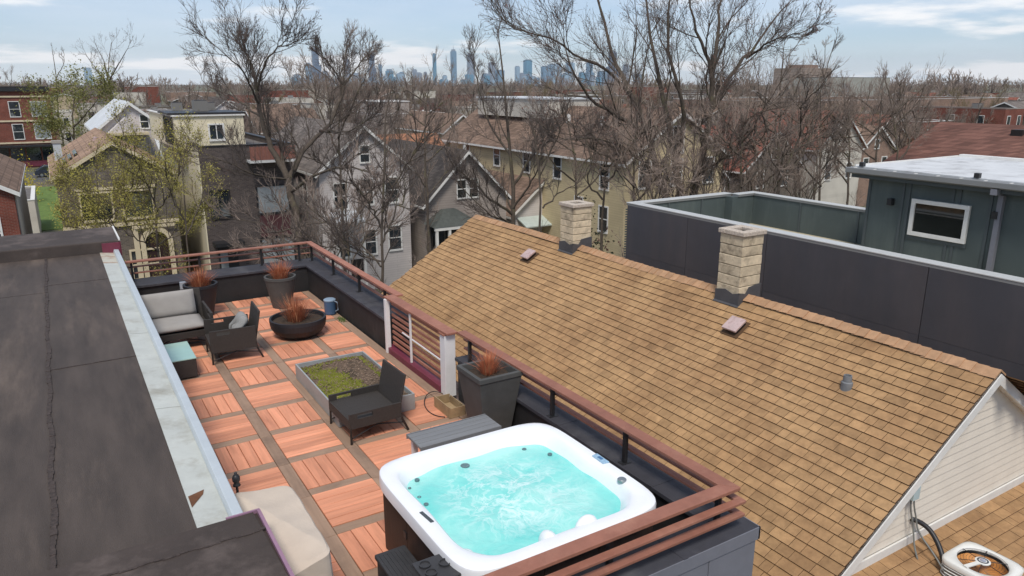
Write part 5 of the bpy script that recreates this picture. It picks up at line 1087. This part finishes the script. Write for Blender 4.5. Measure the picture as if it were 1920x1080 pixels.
def tubes(P, Rd, ns):
    B, k, _ = P.shape; T = np.empty_like(P); T[:, 1:-1] = P[:, 2:]-P[:, :-2]; T[:, 0] = P[:, 1]-P[:, 0]; T[:, -1] = P[:, -1]-P[:, -2]; T = unit(T)
    ref = np.where(np.abs(T[:, :1, 2:3]) > .9, np.array([1., 0, 0]), np.array([0, 0, 1.])); A = unit(np.cross(T, np.broadcast_to(ref, T.shape))); Bn = np.cross(T, A)
    an = np.arange(ns)*math.tau/ns; V = P[:, :, None, :]+(A[:, :, None, :]*np.cos(an)[None, None, :, None]+Bn[:, :, None, :]*np.sin(an)[None, None, :, None])*Rd[:, :, None, None]
    idx = np.arange(B*k*ns).reshape(B, k, ns); nx = np.roll(idx, -1, 2)
    Q = np.stack([idx[:, :-1], nx[:, :-1], nx[:, 1:], idx[:, 1:]], -1).reshape(-1, 4); return V.reshape(-1, 3), Q
def merge(lst):
    Vs, Qs, o = [], [], 0
    for V, Q in lst: Vs.append(V); Qs.append(Q+o); o += len(V)
    return np.concatenate(Vs), np.concatenate(Qs)
def leaves(P, per, size, rng, spread=.06):
    pts = P[rng.integers(0, len(P), int(len(P)*per)), rng.integers(1, P.shape[1], int(len(P)*per))]; m = len(pts); c = pts+rng.normal(size=(m, 3))*spread
    a = unit(rng.normal(size=(m, 3))); b_ = unit(np.cross(a, rng.normal(size=(m, 3)))); s_ = (size*rng.uniform(.5, 1.2, m))[:, None]
    V = np.stack([c-a*s_, c-b_*s_*.55, c+a*s_, c+b_*s_*.55], 1).reshape(-1, 3); return V, np.arange(m*4).reshape(-1, 4)
def resample(pts, n):
    pts = np.asarray(pts, float); d = np.concatenate([[0], np.cumsum(np.linalg.norm(np.diff(pts, axis=0), axis=1))]); t = np.linspace(0, d[-1], n)
    # smooth cubic-ish: linear resample then relax
    q = np.stack([np.interp(t, d, pts[:, i]) for i in range(3)], 1)
    for _ in range(2): q[1:-1] = .25*q[:-2]+.5*q[1:-1]+.25*q[2:]
    return q
def make_tree(limbs, radii, spec, seed, twig=mTwig, leaf=None, origin=None, bark=mBark):
    """limbs: list of guide polylines, radii: (start, end) for each. spec: list of (children, length factor) per level. Returns trunk and crown meshes."""
    rng = np.random.default_rng(seed); n0 = 12
    P = np.stack([resample(l, n0) for l in limbs]); Rd = np.stack([np.linspace(a, b_, n0) for a, b_ in radii])
    P[:, 1:-1] += rng.normal(size=P[:, 1:-1].shape)*.03
    o = np.asarray(origin if origin is not None else P[0, 0]); trunk = [tubes(P, Rd, 9)]; crown = []; cp, cr_ = P, Rd; last = None
    for lv, s_ in enumerate(spec):
        nch, lm, lref = s_[0], s_[1], s_[2]
        cp, cr_ = children(cp, cr_, nch, lm, rng, n=5 if lv == 0 else 4 if lv < 3 else 3, lo=.12 if lv == 0 else .22, ang=(.35, .85), up=.34 if lv < 2 else .20, wander=.14 if lv < 2 else .13, rmul=(.42, .5, .55, .6, .6)[lv], lref=lref, rmin=(.018, .011, .0078, .006, .006)[lv] if len(s_) < 4 else s_[3])
        (trunk if lv == 0 else crown).append(tubes(cp, cr_, (6, 5, 4, 3, 3)[lv])); last = cp
    Vt, Qt = merge(trunk); Vc, Qc = merge(crown); mats = [twig]; nq = len(Qc)
    if leaf:
        lm_, per, size, spr = leaf; Vl, Ql = leaves(last, per, size, rng, spr); Vc, Qc = merge([(Vc, Qc), (Vl, Ql)]); mats.append(lm_)
    mt = np_mesh('trunk', Vt-o, Qt, bark); mc = np_mesh('crown', Vc-o, Qc, mats, False)
    if leaf: mi = np.zeros(len(Qc), np.int32); mi[nq:] = 1; mc.polygons.foreach_set('material_index', mi)
    return mt, mc, tuple(o)
def plant(label, meshes, loc, rz=0, s=1, group=None, name='tree', cat='tree'):
    r = thing(name, label, cat, loc, rz, group); r.scale = (s, s, s); link('trunk', meshes[0], r); link('crown', meshes[1], r); return r
def px_tree(label, D, limbs, seed, spec, twig=mTwigH, leaf=None, jit=.12, group='bare trees along the street'):
    """guide limbs surveyed in picture pixels at forward distance D (+ a depth offset per point)"""
    L_, Rr = [], []
    for r0, r1, pts in limbs:
        L_.append([at(p[0], p[1], D+(p[2] if len(p) > 2 else 0)) for p in pts]); Rr.append((r0*.55, max(r1*.5, .014)))
    base = np.array(L_[0][0]); g = base.copy(); g[2] = GZ; L_[0] = [g]+L_[0]
    mt, mc, o = make_tree(L_, Rr, spec, seed, twig, leaf, g); return plant(label, (mt, mc), tuple(g), 0, 1, group)
# the great tree right of centre: several stems
px_tree('huge bare multi-stemmed tree right of centre reaching above the frame', 33, [
    (.42, .26, [(1262, 420), (1250, 365), (1232, 330), (1215, 250)]),
    (.26, .05, [(1215, 250), (1190, 190, .5), (1160, 140, 1), (1138, 70, 1.5), (1125, 10, 1.5), (1110, -50, 1.5)]),
    (.15, .03, [(1190, 190, .5), (1140, 125, -1), (1080, 108, -2), (1045, 75, -3), (1000, 60, -4), (965, 55, -5)]),
    (.20, .05, [(1215, 250), (1150, 215, -2), (1095, 180, -3), (1075, 140, -4), (1060, 90, -4)]),
    (.30, .06, [(1280, 400, 1), (1268, 300, 1), (1242, 180, 2), (1225, 90, 2.5), (1210, 10, 3), (1205, -60, 3)]),
    (.22, .05, [(1268, 300, 1), (1290, 200, -1), (1252, 110, -1.5), (1250, 40, -2), (1262, -40, -2)]),
    (.34, .20, [(1285, 420, .5), (1310, 330, 0), (1335, 200, -.5)]),
    (.20, .05, [(1335, 200, -.5), (1336, 120, -1), (1300, 50, -1.5), (1290, -30, -2)]),
    (.20, .05, [(1336, 130, -.8), (1348, 60, .5), (1345, 0, 1), (1390, -30, 1.5)]),
    (.20, .05, [(1335, 205, -.5), (1380, 125, 1), (1420, 85, 2), (1440, 45, 2.5), (1480, 5, 3)]),
    (.12, .03, [(1400, 108, 1.5), (1450, 75, -1), (1500, 62, -2)]),
    (.14, .03, [(1230, 330), (1170, 270, -3), (1110, 255, -4), (1060, 262, -5)]),
    (.12, .03, [(1310, 330), (1350, 300, -2), (1420, 270, -3)])], 101, [(9, .5, 5.4), (7, .66, 3.2), (5, .74, 2.4), (3, .8, 1.8)], leaf=(mBudB, .5, .035, .03))
px_tree('big bare tree with leaning forked trunk left of centre', 34, [
    (.36, .30, [(560, 430), (548, 370), (540, 335)]),
    (.28, .14, [(540, 335), (515, 290), (490, 220), (482, 170)]),
    (.14, .03, [(482, 170), (470, 110, 1), (452, 90, 1.5), (430, 55, 2)]),
    (.12, .03, [(482, 170), (500, 110, -1), (525, 85, -1.5), (540, 70, -2)]),
    (.10, .03, [(486, 195), (455, 130, -2), (415, 95, -3), (402, 85, -3)]),
    (.10, .03, [(490, 220), (430, 175, 2), (395, 165, 3)]),
    (.24, .10, [(540, 335), (575, 270, 1), (625, 230, 2), (645, 160, 2.5)]),
    (.10, .03, [(645, 160, 2.5), (620, 120, 2), (595, 100, 2)]), (.10, .03, [(645, 160, 2.5), (675, 120, 3), (690, 100, 3.5)]),
    (.12, .03, [(600, 245, 1.5), (650, 250, -1), (690, 225, -2)]),
    (.15, .04, [(545, 360), (600, 320, -2), (660, 310, -3), (720, 330, -4)]),
    (.10, .03, [(540, 335), (480, 330, -2), (420, 300, -3), (390, 290, -3)])], 102, [(9, .5, 4.2), (7, .66, 2.8), (5, .74, 2.2), (3, .8, 1.7)], leaf=(mBudB, .3, .03, .03))
px_tree('slender upright bare tree in the centre in front of the yellow house', 33, [
    (.30, .05, [(965, 440), (962, 380), (955, 260), (945, 150), (935, 70)]),
    (.13, .03, [(958, 400), (915, 370, -1), (880, 335, -1.5), (850, 310, -2)]), (.12, .03, [(960, 350), (1000, 290, 1), (1040, 230, 1.5)]),
    (.10, .03, [(957, 290), (915, 230, 1), (893, 150, 1.5), (888, 110, 1.5)]), (.10, .03, [(962, 390), (1005, 330, -1), (1020, 270, -2)]), (.10, .03, [(960, 420), (920, 405, -1.5), (860, 345, -2)])], 103, [(12, .38, 4.8), (7, .58, 2.8), (5, .68, 1.9), (3, .75, 1.4)])
px_tree('smaller bare tree with mossy trunk close behind the terrace corner', 21, [
    (.12, .05, [(716, 540), (714, 470), (718, 380), (712, 290), (722, 230)]), (.06, .02, [(714, 460), (735, 410, .5), (770, 350, 1)]), (.06, .02, [(716, 430), (690, 380, -.5), (660, 340, -1)]),
    (.05, .02, [(717, 400), (750, 330, -.5), (790, 260, -1)]), (.05, .02, [(714, 500), (670, 450, .5), (600, 410, 1), (540, 430, 1)]), (.045, .015, [(714, 490), (650, 470, -.5), (590, 455, -1)])], 104, [(9, .46, 2.8), (6, .6, 1.7), (4, .68, 1.2), (3, .75, .9)])
px_tree('thin dark bare tree behind the first block chimney', 30, [
    (.16, .05, [(1010, 440), (1020, 380), (1010, 300), (1000, 240)]), (.07, .02, [(1018, 390), (1050, 360, .5), (1080, 345, 1)]), (.06, .02, [(1012, 330), (1040, 270, -.5), (1060, 220, -1)])], 105, [(6, .4, 2.6), (5, .55, 1.4), (4, .6, .8), (2, .6, .5)])
for lab, D, x, yb, yt, sd in (('bare tree growing left of the yellow house windows', 31, 1130, 400, 230, 106), ('bare tree in front of the right end of the yellow house', 30, 1190, 410, 215, 107), ('bare tree behind the corner of the charcoal wall', 30, 1390, 380, 190, 108), ('bare tree right of the tall pale house', 36, 1540, 380, 175, 109), ('leaning bare tree with long branches near the penthouse roof', 36, 1590, 370, 200, 110), ('bare tree beyond the penthouse roof edge', 40, 1680, 330, 170, 111), ('thin bare tree between the big tree and the tall pale house', 34, 1460, 380, 110, 112)):
    w_ = (yb-yt)*.4; q = random.Random(sd)
    px_tree(lab, D, [(.18, .05, [(x, yb), (x+q.uniform(-8, 8), (yb+yt)/2), (x+q.uniform(-25, 25), yt)])]+[(.08, .02, [(x, yb-(yb-yt)*(.15+.15*k)), (x+q.choice((-1, 1))*w_*.5, yb-(yb-yt)*(.35+.15*k), q.uniform(-1, 1)), (x+q.uniform(-1, 1)*w_, yt+(yb-yt)*.15*k, q.uniform(-2, 2))]) for k in range(5)], sd, [(7, .5, 3.2), (6, .64, 2.0), (4, .72, 1.5), (2, .8, 1.1)], twig=mTwigR)
for lab, D, x, yb, yt, sd in (('bare tree close left of the big tree, before the yellow house', 38, 1080, 400, 185, 141), ('bare tree behind the big tree stems', 42, 1300, 380, 165, 142), ('bare tree between the big tree and the leaning branches', 40, 1425, 380, 170, 143), ('bare tree left of the penthouse, behind its parapet', 38, 1500, 385, 200, 144), ('fine-twigged bare tree above the far terrace parapet', 44, 1640, 350, 160, 145), ('bare tree between the white house and the grey house', 46, 800, 330, 150, 146), ('bare tree behind the cream upper box', 60, 620, 300, 100, 147)):
    w_ = (yb-yt)*.5; q = random.Random(sd)
    px_tree(lab, D, [(.2, .05, [(x, yb), (x+q.uniform(-8, 8), (yb+yt)/2), (x+q.uniform(-25, 25), yt)])]+[(.09, .02, [(x, yb-(yb-yt)*(.15+.12*k)), (x+(-1)**k*w_*.5, yb-(yb-yt)*(.35+.12*k), q.uniform(-1, 1)), (x+(-1)**k*q.uniform(.5, 1)*w_, yt+(yb-yt)*.12*k, q.uniform(-2, 2))]) for k in range(6)], sd, [(8, .48, 3.4), (6, .62, 2.2), (4, .7, 1.6), (2, .8, 1.3, .008)], twig=mTwigR)
px_tree('leaning bare branch tree rising right of the big tree', 31, [(.15, .03, [(1440, 400), (1470, 300), (1530, 220), (1555, 110)]), (.07, .02, [(1475, 290), (1530, 260, 1), (1580, 240, 2)]), (.06, .02, [(1500, 255), (1500, 200, -1), (1540, 160, -2)])], 113, [(8, .4, 3), (6, .6, 1.8), (4, .68, 1.3), (3, .75, .9)])
# budding yellow-green trees
px_tree('budding yellow-green tree in front of the arched brick house', 28, [
    (.13, .04, [(300, 500), (295, 430), (285, 350), (300, 280)]), (.06, .02, [(296, 440), (250, 390, .5), (205, 330, 1)]), (.06, .02, [(292, 400), (330, 350, -.5), (345, 290, -1)]), (.05, .02, [(290, 380), (260, 310, -1), (240, 270, -1.5)]),
    (.05, .02, [(296, 460), (340, 420, 1), (370, 400, 1)]), (.05, .02, [(298, 470), (240, 440, -1), (190, 410, -1.5)]), (.05, .02, [(262, 400, .4), (200, 380, 0), (140, 350, 0)])], 120, [(8, .5, 2.6), (6, .6, 1.5), (4, .65, .9), (3, .6, .6)], twig=mTwigO, leaf=(mBud, 5.0, .032, .15), group='budding trees')
px_tree('yellow budding sapling between the cream wall and the arched house', 26, [(.09, .03, [(352, 500), (350, 430), (345, 350), (340, 300)]), (.05, .02, [(350, 440), (375, 390, .5), (390, 340, 1)]), (.04, .02, [(348, 420), (320, 370, -.5), (310, 320, -1)])], 121, [(6, .5, 1.8), (5, .6, 1.0), (4, .6, .6), (2, .6, .4)], twig=mTwigO, leaf=(mBud, 3.2, .030, .12), group='budding trees')
px_tree('wide olive-green tree just leafing out beside the red brick building', 72, [(.3, .1, [(140, 300), (138, 260), (135, 215), (140, 175)]), (.15, .04, [(138, 260), (110, 220, 2), (90, 190, 3)]), (.15, .04, [(137, 240), (165, 210, -2), (190, 180, -3)]), (.12, .04, [(138, 270), (170, 250, 2), (200, 230, 3)]), (.12, .04, [(138, 270), (105, 250, -2), (85, 235, -3)])], 122, [(6, .6, 5), (5, .6, 3), (4, .65, 1.8), (3, .6, 1)], twig=mTwigO, leaf=(mBudG, 7, .10, .45), group='budding trees')
px_tree('bare tree with round crown standing tall at the far left', 95, [(.4, .12, [(215, 200), (208, 170), (200, 145), (195, 115)]), (.2, .05, [(206, 165), (180, 130, 2), (160, 100, 3)]), (.2, .05, [(203, 155), (225, 115, -2), (240, 90, -3)]), (.15, .05, [(202, 150), (205, 105, 2), (210, 80, 3)])], 123, [(6, .55, 6), (5, .6, 3.5), (4, .6, 2), (3, .6, 1.2)])
px_tree('small bare tree poking above the horizon at the far left', 90, [(.25, .06, [(105, 185), (107, 150), (104, 120), (98, 95)]), (.1, .04, [(107, 145), (120, 120, 1), (120, 100, 2)])], 124, [(6, .4, 3.5), (5, .5, 2), (3, .6, 1.2)])
px_tree('bare shrubby tree with arching twigs in front of the dark brick house', 23, [(.07, .03, [(600, 560), (590, 500), (560, 440), (530, 400)]), (.05, .015, [(598, 540), (560, 470, .5), (500, 420, 1), (450, 410, 1)]), (.05, .015, [(600, 545), (630, 480, -.5), (650, 420, -1)]), (.04, .015, [(592, 505), (640, 440, .5), (700, 410, 1)]), (.04, .015, [(596, 520), (540, 490, -.5), (480, 470, -1)])], 151, [(9, .5, 2.4), (6, .66, 1.5), (4, .74, 1.1), (3, .8, .8)], twig=mTwigR)
px_tree('bare tree with whitish twigs between the white house and the terrace corner', 25, [(.07, .03, [(650, 540), (660, 470), (640, 400), (650, 340)]), (.05, .015, [(655, 500), (690, 440, .5), (740, 420, 1)]), (.05, .015, [(655, 480), (620, 420, -.5), (580, 390, -1)]), (.04, .015, [(648, 430), (690, 380, .5), (720, 340, 1)])], 152, [(9, .5, 2.4), (6, .66, 1.5), (4, .74, 1.1), (3, .8, .8)], twig=mTwigR)
px_tree('second budding tree covering the left window of the arched brick house', 29, [(.1, .03, [(205, 500), (200, 430), (190, 370), (180, 320)]), (.05, .02, [(200, 440), (165, 390, .5), (130, 360, 1)]), (.05, .02, [(200, 420), (235, 370, -.5), (260, 320, -1)]), (.04, .02, [(203, 460), (160, 430, -.5), (125, 410, -1)])], 153, [(8, .5, 2.2), (6, .64, 1.4), (4, .7, 1.0), (2, .75, .7)], twig=mTwigO, leaf=(mBud, 4.5, .032, .14), group='budding trees')
px_tree('bare tree with rounded crown between the leaning tree and the white house', 37, [(.2, .06, [(640, 400), (638, 320), (632, 250), (640, 190)]), (.09, .02, [(636, 290), (605, 220, 1), (585, 150, 1.5)]), (.09, .02, [(634, 260), (665, 190, -1), (690, 130, -1.5)]), (.08, .02, [(638, 320), (680, 280, 1), (720, 260, 1.5)]), (.08, .02, [(638, 330), (590, 300, -1), (555, 290, -1.5)]), (.07, .02, [(640, 190), (640, 130, .5), (650, 95, 1)])], 155, [(8, .5, 3.4), (6, .66, 2.2), (5, .74, 1.7), (3, .8, 1.2)], twig=mTwig)
px_tree('twiggy bare tree before the dark gable of the grey house', 36, [(.12, .04, [(805, 440), (800, 380), (790, 320), (800, 260)]), (.06, .02, [(800, 370), (840, 320, 1), (870, 280, 1)]), (.06, .02, [(798, 350), (765, 300, -1), (750, 260, -1)])], 156, [(7, .5, 2.6), (5, .66, 1.7), (4, .74, 1.3), (3, .8, 1.0)], twig=mTwigR)
# conifer-like dark shrub behind the chimney
def bush(label, x, y, z0, rx, rz_, n, mat, seed, twigm=mTwig):
    rng = np.random.default_rng(seed); r = thing('shrub', label, 'shrub', (x, y, z0)); d = unit(rng.normal(size=(n, 3))); d[:, 2] = np.abs(d[:, 2]); c = d*np.array([rx, rx, rz_])*(rng.random((n, 1))**.4)*(1+.25*np.sin(5*d[:, :1]+7*d[:, 1:2]))
    a = unit(rng.normal(size=(n, 3))); b_ = unit(np.cross(a, rng.normal(size=(n, 3)))); s_ = rng.uniform(.04, .10, (n, 1)); V = np.stack([c-a*s_, c-b_*s_*.6, c+a*s_, c+b_*s_*.6], 1).reshape(-1, 3)
    link('crown', np_mesh('crown', V, np.arange(n*4).reshape(-1, 4), mat, False), r); b = MB(); b.tube([(0, 0, 0), (0, 0, rz_*.7)], [.12, .03], 7); me = b.mesh('trunk'); me.materials.append(mBark); link('trunk', me, r); return r
for lab, x, D, sd in (('leafless multi-stemmed shrub hiding the end of the yellow house', 1215, 30, 161), ('leafless shrub below the stems of the big tree', 1275, 31, 162), ('leafless shrub right of the big tree stems', 1335, 31, 163), ('leafless shrub behind the jog of the terrace parapet', 1420, 33, 164), ('leafless shrub in front of the pale stucco house', 1510, 34, 165)):
    q = random.Random(sd)
    px_tree(lab, D, [(.06, .02, [(x, 430), (x+q.uniform(-15, 15), 380), (x+q.uniform(-40, 40), 330), (x+q.uniform(-55, 55), 262+q.uniform(0, 30))])]+[(.05, .015, [(x, 428), (x+(-1)**k*q.uniform(5, 30), 370, q.uniform(-1, 1)), (x+(-1)**k*q.uniform(15, 60), 270+q.uniform(0, 50), q.uniform(-2, 2))]) for k in range(7)], sd, [(7, .5, 2.2), (5, .66, 1.4), (4, .74, 1.0), (2, .8, .8)], twig=mTwigR, group='leafless shrubs behind the terrace wall')
p = at(1100, 430, 33); bush('dark evergreen shrub behind the first block chimney', p[0], p[1], GZ, 1.5, 6.6, 5200, mEver, 131)
p = at(1135, 450, 31); bush('dark red leafless shrub left of the charcoal wall', p[0], p[1], GZ, 1.3, 5.6, 3000, M('shrub_red', S(88, 58, 54), .9, .3, 3), 132)
p = at(35, 285, 80); bush('bright yellow flowering shrub near the storefront at the left', p[0], p[1], GZ, 1.4, 5, 1800, M('yellow_leaf', S(204, 186, 50), .8, .2, 3), 133)
# ------------------------------------------------------------------ prototypes for the many trees between the roofs
def proto(seed, h, spread, nl, spec, twig, leaf=None):
    q = random.Random(seed); L_ = [[(0, 0, 0), (q.uniform(-.2, .2), q.uniform(-.2, .2), h*.25), (q.uniform(-.5, .5), q.uniform(-.5, .5), h*.55), (q.uniform(-.8, .8), q.uniform(-.8, .8), h*.92)]]; Rr = [(h*.021, h*.006)]
    for k in range(nl):
        a = k*math.tau/nl+q.uniform(-.4, .4); z0 = h*q.uniform(.22, .45); e = spread*q.uniform(.6, 1)
        L_.append([(0, 0, z0), (math.cos(a)*e*.4, math.sin(a)*e*.4, z0+h*.17), (math.cos(a)*e*.8, math.sin(a)*e*.8, z0+h*q.uniform(.30, .42)), (math.cos(a)*e, math.sin(a)*e, z0+h*q.uniform(.42, .55))]); Rr.append((h*.011, h*.003))
    return make_tree(L_, Rr, spec, seed, twig, leaf, (0, 0, 0))[:2]
mids = [proto(200+k, 11+k % 3*1.5, 4.2+.4*(k % 4), 6, [(7, .52, 4.5, .028), (6, .66, 2.8, .02), (5, .72, 2.1, .015), (2, .8, 1.6, .012)], (mTwig, mTwigR, mTwigR, mTwigO, mTwig)[k]) for k in range(5)]
fars = [proto(230+k, 11+k % 3, 4.5, 5, [(7, .5, 4.5, .05), (6, .62, 2.8, .04), (5, .7, 2.1, .03)], (mTwig, mTwigR, mTwigR, mTwigO)[k]) for k in range(4)]
tr = random.Random(77); KN = ('grey-brown bare', 'reddish bare', 'reddish bare', 'olive-tinged bare', 'grey-brown bare')
cnt = 0
for Y0_, Y1_, num, pr_ in ((37, 50, 10, mids), (52, 66, 24, mids), (68, 98, 40, mids), (98, 130, 40, mids), (130, 180, 36, mids), (180, 260, 34, fars), (260, 380, 34, fars)):
    k = 0; tries = 0
    while k < num and tries < 4000:
        tries += 1; y = tr.uniform(Y0_, Y1_); x = tr.uniform(-20, 30+y*1.9); v = in_view(x, y, 0, 60)
        if not v or any(abs(x-a) < 3.2 and abs(y-b_) < 5 for a, b_ in taken): continue
        if x < 6 and y < 145 : continue
        if 690 < v[0] < 850 and y < 80: continue
        j = tr.randrange(len(pr_)); s_ = tr.uniform(.62, .92) if y > 95 else tr.uniform(.68, 1.0) if y > 60 else tr.uniform(.55, .78)
        if tr.random() < (.06 if y < 130 else .4): s_ *= 1.4
        nm = 'among the houses just across the street' if y < 65 else 'between mid-distance roofs' if y < 180 else 'on the wooded horizon'
        plant('%s %s tree %s, %s' % ('small' if s_ < .72 else 'tall' if s_ > .95 else 'mid-sized', KN[j] if pr_ is mids else KN[(0, 1, 2, 3)[j]], {'among the houses just across the street': 'across the street', 'between mid-distance roofs': 'in nearer blocks' if y < 98 else 'farther off', 'on the wooded horizon': 'near the horizon' if y < 260 else 'on the horizon'}[nm], where(v)), pr_[j], (x, y, GZ), tr.uniform(0, 6.28), s_, 'bare trees '+nm, 'bare_tree'); k += 1; cnt += 1
# far woodland reading as one mass
rng = np.random.default_rng(9); Vs, Qs, o = [], [], 0
lowV, lowQ = [], []
for k in range(3):
    q = random.Random(300+k); L_ = [[(0, 0, 0), (0, 0, 4), (0, 0, 9)]]+[[(0, 0, 3), (math.cos(a)*2, math.sin(a)*2, 6), (math.cos(a)*4, math.sin(a)*4, 9)] for a in (0, 1.3, 2.6, 3.9, 5.2)]
    P = np.stack([resample(l, 5) for l in L_]); Rd = np.full((6, 5), .14); cp, cr_ = children(P, Rd, 6, .5, np.random.default_rng(k), n=3, rmin=.10); c2, r2 = children(cp, cr_, 5, .6, np.random.default_rng(k+9), n=3, rmin=.10); V, Q = merge([tubes(P, Rd, 3), tubes(cp, cr_, 3), tubes(c2, r2, 3)]); lowV.append(V); lowQ.append(Q)
for i in range(480):
    d = 330*math.exp(rng.random()*2.2); az_ = YAW+rng.uniform(-.66, .66); x, y = _C[0]+d*math.sin(az_), _C[1]+d*math.cos(az_); k = rng.integers(0, 3); s_ = rng.uniform(.85, 1.6); a = rng.uniform(0, 6.28); V = lowV[k]*s_
    V = np.stack([V[:, 0]*math.cos(a)-V[:, 1]*math.sin(a)+x, V[:, 0]*math.sin(a)+V[:, 1]*math.cos(a)+y, V[:, 2]*rng.uniform(.8, 1.1)+GZ], 1); Vs.append(V); Qs.append(lowQ[k]+o); o += len(V)
fw_ = link('woodland', np_mesh('woodland', np.concatenate(Vs), np.concatenate(Qs), mTwig, False)); tag(fw_, 'brown mass of bare trees along the horizon', 'woodland', kind='stuff')
# ================================================================== the city skyline, eight and a half kilometres off
SD = 8500.
def towerM(name, c, row=12, dark=.8): return courseM(name, c, row, dark, .05, .35, tab=16, tabvar=.06)
TM = [towerM('glass_blue', S(116, 150, 174)), towerM('glass_teal', S(96, 148, 174)), towerM('stone_grey', S(142, 152, 164)), towerM('glass_pale', S(156, 182, 200)), towerM('dark_steel', S(92, 110, 132))]
TL = ['blue glass', 'teal glass', 'grey stone', 'pale glass', 'dark steel']
def tower(x0, x1, yt, k, label, crown=None, D=SD):
    a, b_ = at(x0, yt, D), at(x1, yt, D); c = (a+b_)/2; wd = np.linalg.norm(b_-a); top = a[2]
    r = thing('skyscraper', label, 'skyscraper', (c[0], c[1], GZ), 0, 'city skyline'); hx = wd/2/1.32; hy = hx*.85; cx, cy = c[0], c[1]
    sh = MB().box(cx-hx, cx+hx, cy-hy, cy+hy, GZ, top-(12 if crown else 0)).build('shaft', TM[k], r)
    MB().box(cx-hx*.7, cx+hx*.7, cy-hy*.7, cy+hy*.7, top-(12 if crown else 0), top+8).build('plant_room', TM[2], r)
    if crown == 'spire': MB().tube([(cx, cy, top+8), (cx, cy, top+55)], [3.5, .8], 6).build('spire', TM[2], r)
    if crown == 'step': MB().box(cx-hx*1.5, cx+hx*1.5, cy-hy*1.5, cy+hy*1.5, GZ, GZ+(top-GZ)*.55).build('lower_shaft', TM[k], r)
    if crown == 'taper': MB().poly([(cx-hx*.98, cy-hy*.98, top-12), (cx+hx*.98, cy-hy*.98, top-12), (cx+hx*.98, cy+hy*.98, top-12), (cx-hx*.98, cy+hy*.98, top-12), (cx, cy, top+45)], [(0, 1, 4), (1, 2, 4), (2, 3, 4), (3, 0, 4)]).build('pyramid_roof', TM[4], r)
    return r
for x0, x1, yt, k, lab, cr_ in (
    (583, 597, 91, 4, 'tallest dark tower at the left end of the skyline', 'step'), (571, 583, 119, 0, 'blue tower beside the dark left tower', None), (645, 656, 113, 2, 'grey tapering tower between the two left groups', 'taper'),
    (691, 702, 101, 4, 'dark stepped tower left of the gap in the skyline', 'step'), (709, 716, 121, 0, 'slim blue tower right of the dark stepped one', None), (722, 738, 131, 1, 'low teal block beneath the dark stepped tower', 'step'),
    (748, 758, 136, 1, 'small teal tower in the low part of the skyline', None), (773, 782, 131, 2, 'small grey tower in the low part of the skyline', None), (794, 801, 136, 2, 'small grey tower left of the slim teal slab', None),
    (810.5, 818, 101, 1, 'slim saturated teal tower standing alone', None), (844, 856, 94, 0, 'tallest blue glass tower with a spire near the centre', 'spire'), (875, 890, 102, 2, 'broad grey tower right of the spire tower', None),
    (915, 930, 118, 2, 'grey slab right of centre', None), (928, 946, 132, 0, 'low blue block behind the slender bare tree', None), (965, 975, 125, 3, 'pale glass tower left of the wide teal tower', None), (981, 998, 113, 1, 'wide teal tower right of the slender bare tree', None),
    (1014, 1030, 125, 0, 'blue block beside the wide pale glass building', None), (1026, 1054, 121, 3, 'wide pale glass building on the skyline', None), (1060, 1078, 118, 3, 'pale glass tower under the long branch', None), (1099, 1112, 116, 0, 'blue tower with stepped shoulders under the long branch', 'step'),
    (1141, 1157, 96, 4, 'black tower behind the limb of the big tree', 'step'), (1120, 1138, 134, 0, 'low blue block left of the black tower', None), (1168, 1180, 122, 2, 'grey tower right of the black tower', None),
    (155, 172, 128, 3, 'lone pale high-rise at the far left', None), (1085, 1097, 136, 1, 'low teal tower under the long branch', None), (604, 616, 134, 2, 'low grey block right of the dark left tower', None), (660, 676, 138, 2, 'low grey block in the left group', None)):
    tower(x0, x1, yt, k, lab+' on the skyline' if 'skyline' not in lab else lab, cr_)
cr2 = random.Random(55)
for k in range(46):                                      # lower blocks along the foot of the skyline
    x = cr2.uniform(540, 1200); wd = cr2.uniform(8, 20); yt = cr2.uniform(137, 152); j = cr2.randrange(4)
    r = tower(x, x+wd, yt, j, '%s hazy %s block low in the skyline, %s' % ('low' if yt > 144 else 'taller', TL[j], next(t for u, t in ((600, 'below its dark left tower'), (660, 'right of its dark left tower'), (720, 'below its dark stepped tower'), (780, 'in its low left gap'), (830, 'beside the slim teal tower'), (880, 'below the spire tower'), (940, 'right of the spire tower'), (1000, 'behind the slender bare tree'), (1060, 'below the wide glass building'), (1120, 'under the long branch'), (9999, 'near the black tower')) if x < u)), None, SD-cr2.uniform(300, 1500)); r['group'] = 'low blocks at the foot of the skyline'
# ================================================================== haze: one box of even air round everything on the ground
hz = MB().box(-9000, 13500, -2500, 11500, GZ-1, 470).build('haze', [], o=(0, 0, 0)); hz['kind'] = 'stuff'; tag(hz, 'pale bluish haze lying over the whole neighbourhood', 'haze')
mh = bpy.data.materials.new('haze_air'); mh.use_nodes = True; th = mh.node_tree; th.nodes.remove(th.nodes['Principled BSDF']); pv = th.nodes.new('ShaderNodeVolumePrincipled')
pv.inputs['Color'].default_value = (.8, .9, 1.0, 1); pv.inputs['Density'].default_value = 4e-5; pv.inputs['Anisotropy'].default_value = .2; th.links.new(pv.outputs[0], th.nodes['Material Output'].inputs['Volume'])
hz.data.materials.append(mh)
